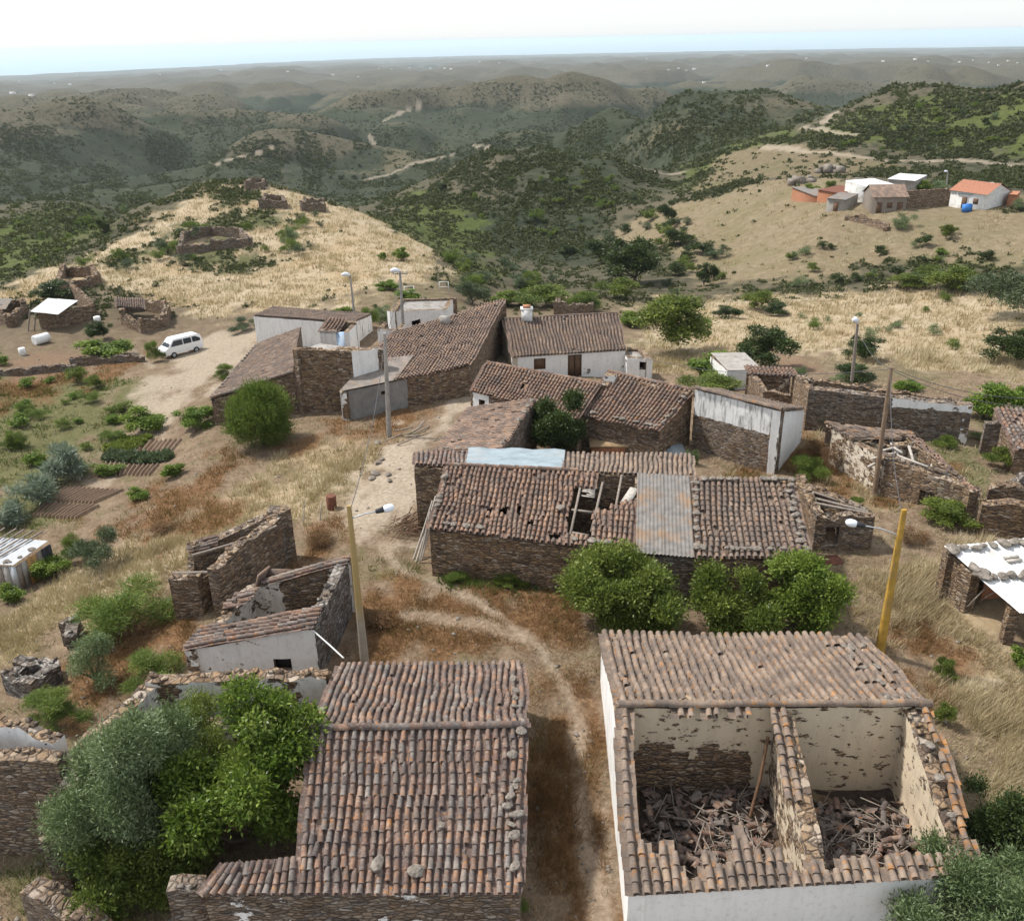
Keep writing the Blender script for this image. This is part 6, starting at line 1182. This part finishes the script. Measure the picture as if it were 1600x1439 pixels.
tp2 = pole((1374,1020), (1413,796), .34, .18, M['yellow_pole'], "thick orange yellow concrete pole with a lamp arm behind the half roofless white house", arm=(-.9, .25, .80, .55, 1.5), zg=0)
tp3 = pole((608,682), (601,521), .36, .2, M['concrete'], "tall bare grey concrete pole in front of the broad patched roof")
tp4 = pole((632,548), (625,424), .34, .18, M['concrete'], "grey concrete lamp pole with insulators among the roofs by the white walled building", lamp=True, cross=.7, zg=-2.2)
tp5 = pole((556,512), (547,430), .26, .16, M['concrete'], "slim grey pole with a small lamp behind the long whitewashed wall", lamp=True)
tp6 = pole((1366,774), (1393,574), .34, .22, M['dark_wood'] if 0 else plain("weathered_pole_wood", (.22, .15, .10), .9, .3, 3), "leaning brown wooden pole beside the beam filled ruin", square=False)
tp7 = pole((1330,608), (1340,506), .34, .22, M['wood'], "grey pole with a white round lamp behind the long roofless building", square=False)
tp8 = pole((1479,294), (1481,269), .25, .16, M['concrete'], "thin hamlet pole beside the orange roof", lamp=True)
mb = MB(); e = tp7+[-.05, 0, .1]; mb.tube([e, e+[-.1, -.1, .15], e+[-.3, -.2, .3], e+[-.5, -.3, .3]], [.08, .2, .24, .1], 10); tag(obj("lamp", mb, M['lampglass'], smooth=True), "white lamp bowl on top of the grey pole behind the long roofless building", "lamp")
def wire(a, b, sag, label):
    pts = [ln(a, b, k/16)-[0, 0, sag*4*(k/16)*(1-k/16)] for k in range(17)]; mb = MB(); mb.tube(pts, .018, 4); tag(obj("power_line", mb, M['wire']), label, "wire")
wire(tp6-[0, 0, .1], Q(1000, 558, 1.2), .8, "thin wire from the brown wooden pole to the cottage"); wire(tp6-[0, 0, .15], Q(1640, 636, 6), .6, "lower wire running right from the brown wooden pole"); wire(tp6-[0, 0, .05], Q(1660, 622, 6.6), .6, "upper wire running right from the brown wooden pole"); wire(tp7-[0, 0, .2], tp6-[0, 0, .1], .6, "wire between the lamp pole and the brown wooden pole")
wire(tp1-[0, 0, .3], tp3-[0, 0, .3], 1.0, "sagging wire between the left yellow pole and the tall grey concrete pole"); wire(tp3-[0, 0, .3], tp4-[0, 0, .2], .6, "sagging wire from the tall grey concrete pole to the lamp pole among the roofs"); wire(tp2-[0, 0, .3], tp6-[0, 0, .4], .9, "sagging wire from the thick orange yellow pole to the brown wooden pole")
# the van
def van(u, v):
    q = G(u, v); hd = math.radians(226); c, s = math.cos(hd), math.sin(hd)
    def W(p_): p_ = np.asarray(p_, float); return np.stack([q[0]+p_[..., 0]*c-p_[..., 1]*s, q[1]+p_[..., 0]*s+p_[..., 1]*c, q[2]+p_[..., 2]+.05], -1)
    t = thing("van", "small white van parked on the sandy place below the straw hill", "van", q); mb = MB()
    prof = [(-2.1,.35),(-2.15,.8),(-2.1,1.2),(-1.95,1.78),(-1.7,1.9),(.95,1.92),(1.15,1.85),(1.8,1.12),(2.1,1.0),(2.18,.7),(2.15,.38)]
    ws = [.78,.82,.83,.72,.62,.62,.64,.78,.78,.8,.78]; n = len(prof); pts = []
    for sg in (-1, 1): pts += [(x, sg*w_, z) for (x, z), w_ in zip(prof, ws)]
    F_ = [(i, i+1, n+i+1, n+i) for i in range(n-1)]+[(n-1, 0, n, 2*n-1)]; mb.add(W(pts), F_); 
    for sg in range(2):
        o = sg*n; f = [(o+0, o+1, o+9, o+10), (o+1, o+2, o+8, o+9), (o+2, o+7, o+8, o+8)[:3]+(o+8,), (o+2, o+3, o+6, o+7), (o+3, o+4, o+5, o+6)]; f = [x if len(set(x)) == 4 else x for x in f]; mb.add(W(pts), [x for x in f if len(set(x)) == 4]); mb.add(W(pts), [(o+2, o+7, o+8)])
    obj("body", mb, M['paint'], t)
    def win(pts_, nm='window'): mb = MB(); mb.add(W(pts_), [tuple(range(len(pts_)))]); obj(nm, mb, M['glass'], t)
    win([(1.19, -.6, 1.79), (1.19, .6, 1.79), (1.77, .72, 1.17), (1.77, -.72, 1.17)], 'windscreen')
    for sg in (-1, 1):
        for a, b in ((-1.85, -.95), (-.85, .05)): win([(a, sg*.835, 1.2), (b, sg*.835, 1.2), (b, sg*.715, 1.74), (a, sg*.715, 1.74)])
        win([(.15, sg*.825, 1.2), (1.5, sg*.81, 1.2), (1.08, sg*.70, 1.74), (.15, sg*.712, 1.74)])
    win([(-2.13, -.7, 1.22), (-2.13, .7, 1.22), (-1.99, .62, 1.7), (-1.99, -.62, 1.7)])
    for x in (-1.25, 1.3):
        for sg in (-.74, .74):
            mb = MB(); k = np.sign(sg)*.1; ctr = W([(x, sg-k, .3)])[0]; c2 = W([(x, sg+k, .3)])[0]; mb.tube([ctr, c2], .31, 14); w_ = obj("wheel", mb, M['rubber'], t); mb = MB(); mb.tube([c2, W([(x, sg+k*1.1, .3)])[0]], .17, 10); obj("rim", mb, M['metal'], w_)
    mb = MB(); mb.add(W([(2.2, -.8, .35), (2.2, .8, .35), (2.2, .8, .55), (2.2, -.8, .55)]), [(0, 1, 2, 3)]); obj("bumper", mb, M['black'], t)
    for sg in (-.58, .58): mb = MB(); mb.box(W([(2.17, sg, .82)])[0], (.08, .26, .18), hd); obj("headlight", mb, M['lampglass'], t)
van(285, 553)
# garden beds with furrows
def bed(px, n_f, label):
    q = [G(*p_) for p_ in px]; ns, nt_ = n_f*8, 26; mb = MB(); P_ = np.zeros((ns, nt_, 3))
    for i in range(ns):
        for j in range(nt_):
            s, x = i/(ns-1), j/(nt_-1); p_ = ln(ln(q[0], q[1], s), ln(q[3], q[2], s), x); p_[2] = p_[2]*.5+.5*gz(p_[0], p_[1]); P_[i, j] = p_
    P_[..., 2] = hgrid(P_[..., 0], P_[..., 1])+.1+.15*np.sin(np.arange(ns)/8*2*np.pi)[:, None]+.05*(vn(P_[..., 0]*3, P_[..., 1]*3, 5)-.5)
    P_[0, :, 2] -= .4; P_[-1, :, 2] -= .4; P_[:, 0, 2] -= .4; P_[:, -1, 2] -= .4
    ix = np.arange(ns*nt_).reshape(ns, nt_); mb.add(P_.reshape(-1, 3), np.stack([ix[:-1, :-1], ix[1:, :-1], ix[1:, 1:], ix[:-1, 1:]], -1).reshape(-1, 4)); tag(obj("soil_bed", mb, M['bed'], smooth=True), label, "garden bed", kind="structure"); return P_
M['bed'] = plain("tilled_soil", (.21, .145, .1), 1, .3, 9)
bed([(72,785),(148,788),(198,766),(104,762)], 13, "lower front half of the tilled plot"); bed([(50,808),(120,812),(160,791),(75,786)], 12, "front plot"); bed([(212,708),(270,708),(288,687),(228,687)], 8, "upper plot"); bed([(160,742),(236,744),(252,726),(165,724)], 12, "middle plot")
def rows(px, nrow, nper, s, mat, label, group):
    q = [G(*p_) for p_ in px]; v, f, r_, _ = leaves(26, 5, s, s*.7, s*.45, s*.26, 3, 4, .0, .5, s*.12, .3); mb = MB(); mb.add(v, f, r_); me = mb.mesh("cabbage"); me.materials.append(M[mat])
    for i in range(nrow):
        for j in range(nper):
            p_ = ln(ln(q[0], q[1], (j+.5)/nper), ln(q[3], q[2], (j+.5)/nper), (i+.5)/nrow); o = bpy.data.objects.new("vegetable_plant", me); COL.objects.link(o); o.location = (p_[0]+random.gauss(0, .06), p_[1]+random.gauss(0, .06), gz(p_[0], p_[1])+.08); o.rotation_euler.z = random.uniform(0, 6); k = random.uniform(.7, 1.2); o.scale = (k, k, k); tag(o, label, "vegetable", group)
rows([(160,722),(262,722),(270,710),(172,710)], 4, 13, .62, 'darkolive' if 0 else 'olive_dark', "blue green cabbage in the rows across the vegetable plots", "cabbages in the plots"); rows([(160,708),(212,708),(240,685),(195,688)], 4, 9, .6, 'carob', "green bean plant in the rows left of the upper plot", "bean plants by the upper plot")
def barrel(u, v, r_, l_, mat, label, name, lying=True):
    q = G(u, v); mb = MB(); a = random.uniform(0, 1) if lying else 0; d = np.array([math.cos(a), math.sin(a), 0])*l_/2 if lying else np.array([0, 0, l_/2]); c = up(q, r_ if lying else l_/2); mb.tube([c-d, c-d*.96, c+d*.96, c+d], [r_*.9, r_, r_, r_*.9], 14); tag(obj(name, mb, mat), label, name.replace('_', ' '))
barrel(66, 537, .55, 1.7, M['white'], "white water tank lying on the bank below the lean to shed", "water_tank"); barrel(36, 555, .35, .8, M['white'], "white barrel at the end of the ploughed strip", "barrel", False); barrel(153, 505, .4, .8, M['white'], "white barrel beside the dark bush under the lean to shed", "barrel", False); barrel(118, 505, .3, .9, M['black'], "black drum in front of the lean to shed", "barrel", False); barrel(250, 670, .3, .6, M['metal'], "grey drum under the small umbrella shaped tree", "barrel", False); barrel(116, 502, .25, .5, M['white'], "white can beside the black drum", "barrel", False)
def frame_(u, v, label):
    q = G(u, v); mb = MB()
    for x in (-.6, .6): mb.bar(q+[x, 0, 0], q+[x, .1, 1.5], .08, .08)
    mb.bar(q+[-.6, .1, 1.45], q+[.6, .1, 1.45], .08, .08); mb.bar(q+[-.6, .05, .8], q+[.6, .05, .8], .06, .06); tag(obj("post_frame", mb, M['white']), label, "frame")
frame_(694, 458, "small white frame standing on the brown field"); frame_(640, 466, "small white frame beside the vine row")
for k, (u, v, u2, v2) in enumerate(((1180,880,0,0),)): pass
mb = MB(); q = G(1300, 878); mb.box(up(q, .08), (1.0, .7, .1), .3, tilt=(.15, 0)); tag(obj("rusty_plate", mb, M['rust']), "rusty red plate lying on the ground right of the long farmhouse", "metal plate")
mb = MB(); q = G(1055, 712); mb.box(up(q, .3), (1.5, 1.2, .04), .3, tilt=(.5, .1)); tag(obj("metal_sheet", mb, M['sheet_blue']), "bluish metal sheet lying behind the long farmhouse's rear roof", "metal sheet")
for k, (a, b) in enumerate((((500,812),(498,785)),((474,818),(470,800)))):
    mb = MB(); q = G(*a); mb.tube([q, q+[.1, 0, .6], q+[.25, 0, 1.2+.4*k]], [.05, .04, .02], 5); tag(obj("dead_stem", mb, M['pale_wood']), ("tall", "short")[k] + " bare bleached stem on the bank behind the bare stone ruin", "stem")
mb = MB(); q0 = G(628, 688)
for k in range(9): a = random.uniform(-.6, 1.2); p_ = q0+[random.gauss(0, .9), random.gauss(0, .9), .15]; mb.bar(p_, p_+[math.cos(a)*1.4, math.sin(a)*1.4, random.uniform(0, .5)], .09, .07, random.random())
tag(obj("timber_scraps", mb, M['wood']), "scraps of grey timber at the foot of the tall grey concrete pole", "timber", kind="stuff")
for k in range(8):
    q = G(583+random.uniform(-12, 30), 700+random.uniform(-10, 70)); stone(up(q, .1), .5*random.uniform(.7, 1.3), "rough stone edging the straw bank along the pale lane", "stones edging the pale lane")
# haze: the air between here and the coast
mb = MB(); mb.box((0, 47000, -83), (220000, 106000, 236)); o = obj("haze", mb, bpy.data.materials.new("haze_air")); tag(o, "thin bluish air between the village and the sea", None, kind="stuff")
hm = o.data.materials[0]; hm.use_nodes = True; nt = hm.node_tree; nt.nodes.clear(); out = nt.nodes.new("ShaderNodeOutputMaterial"); vol = nt.nodes.new("ShaderNodeVolumePrincipled"); nt.links.new(vol.outputs[0], out.inputs["Volume"])
vol.inputs["Color"].default_value = (.80, .91, 1.0, 1); vol.inputs["Density"].default_value = HAZE; vol.inputs["Anisotropy"].default_value = .2
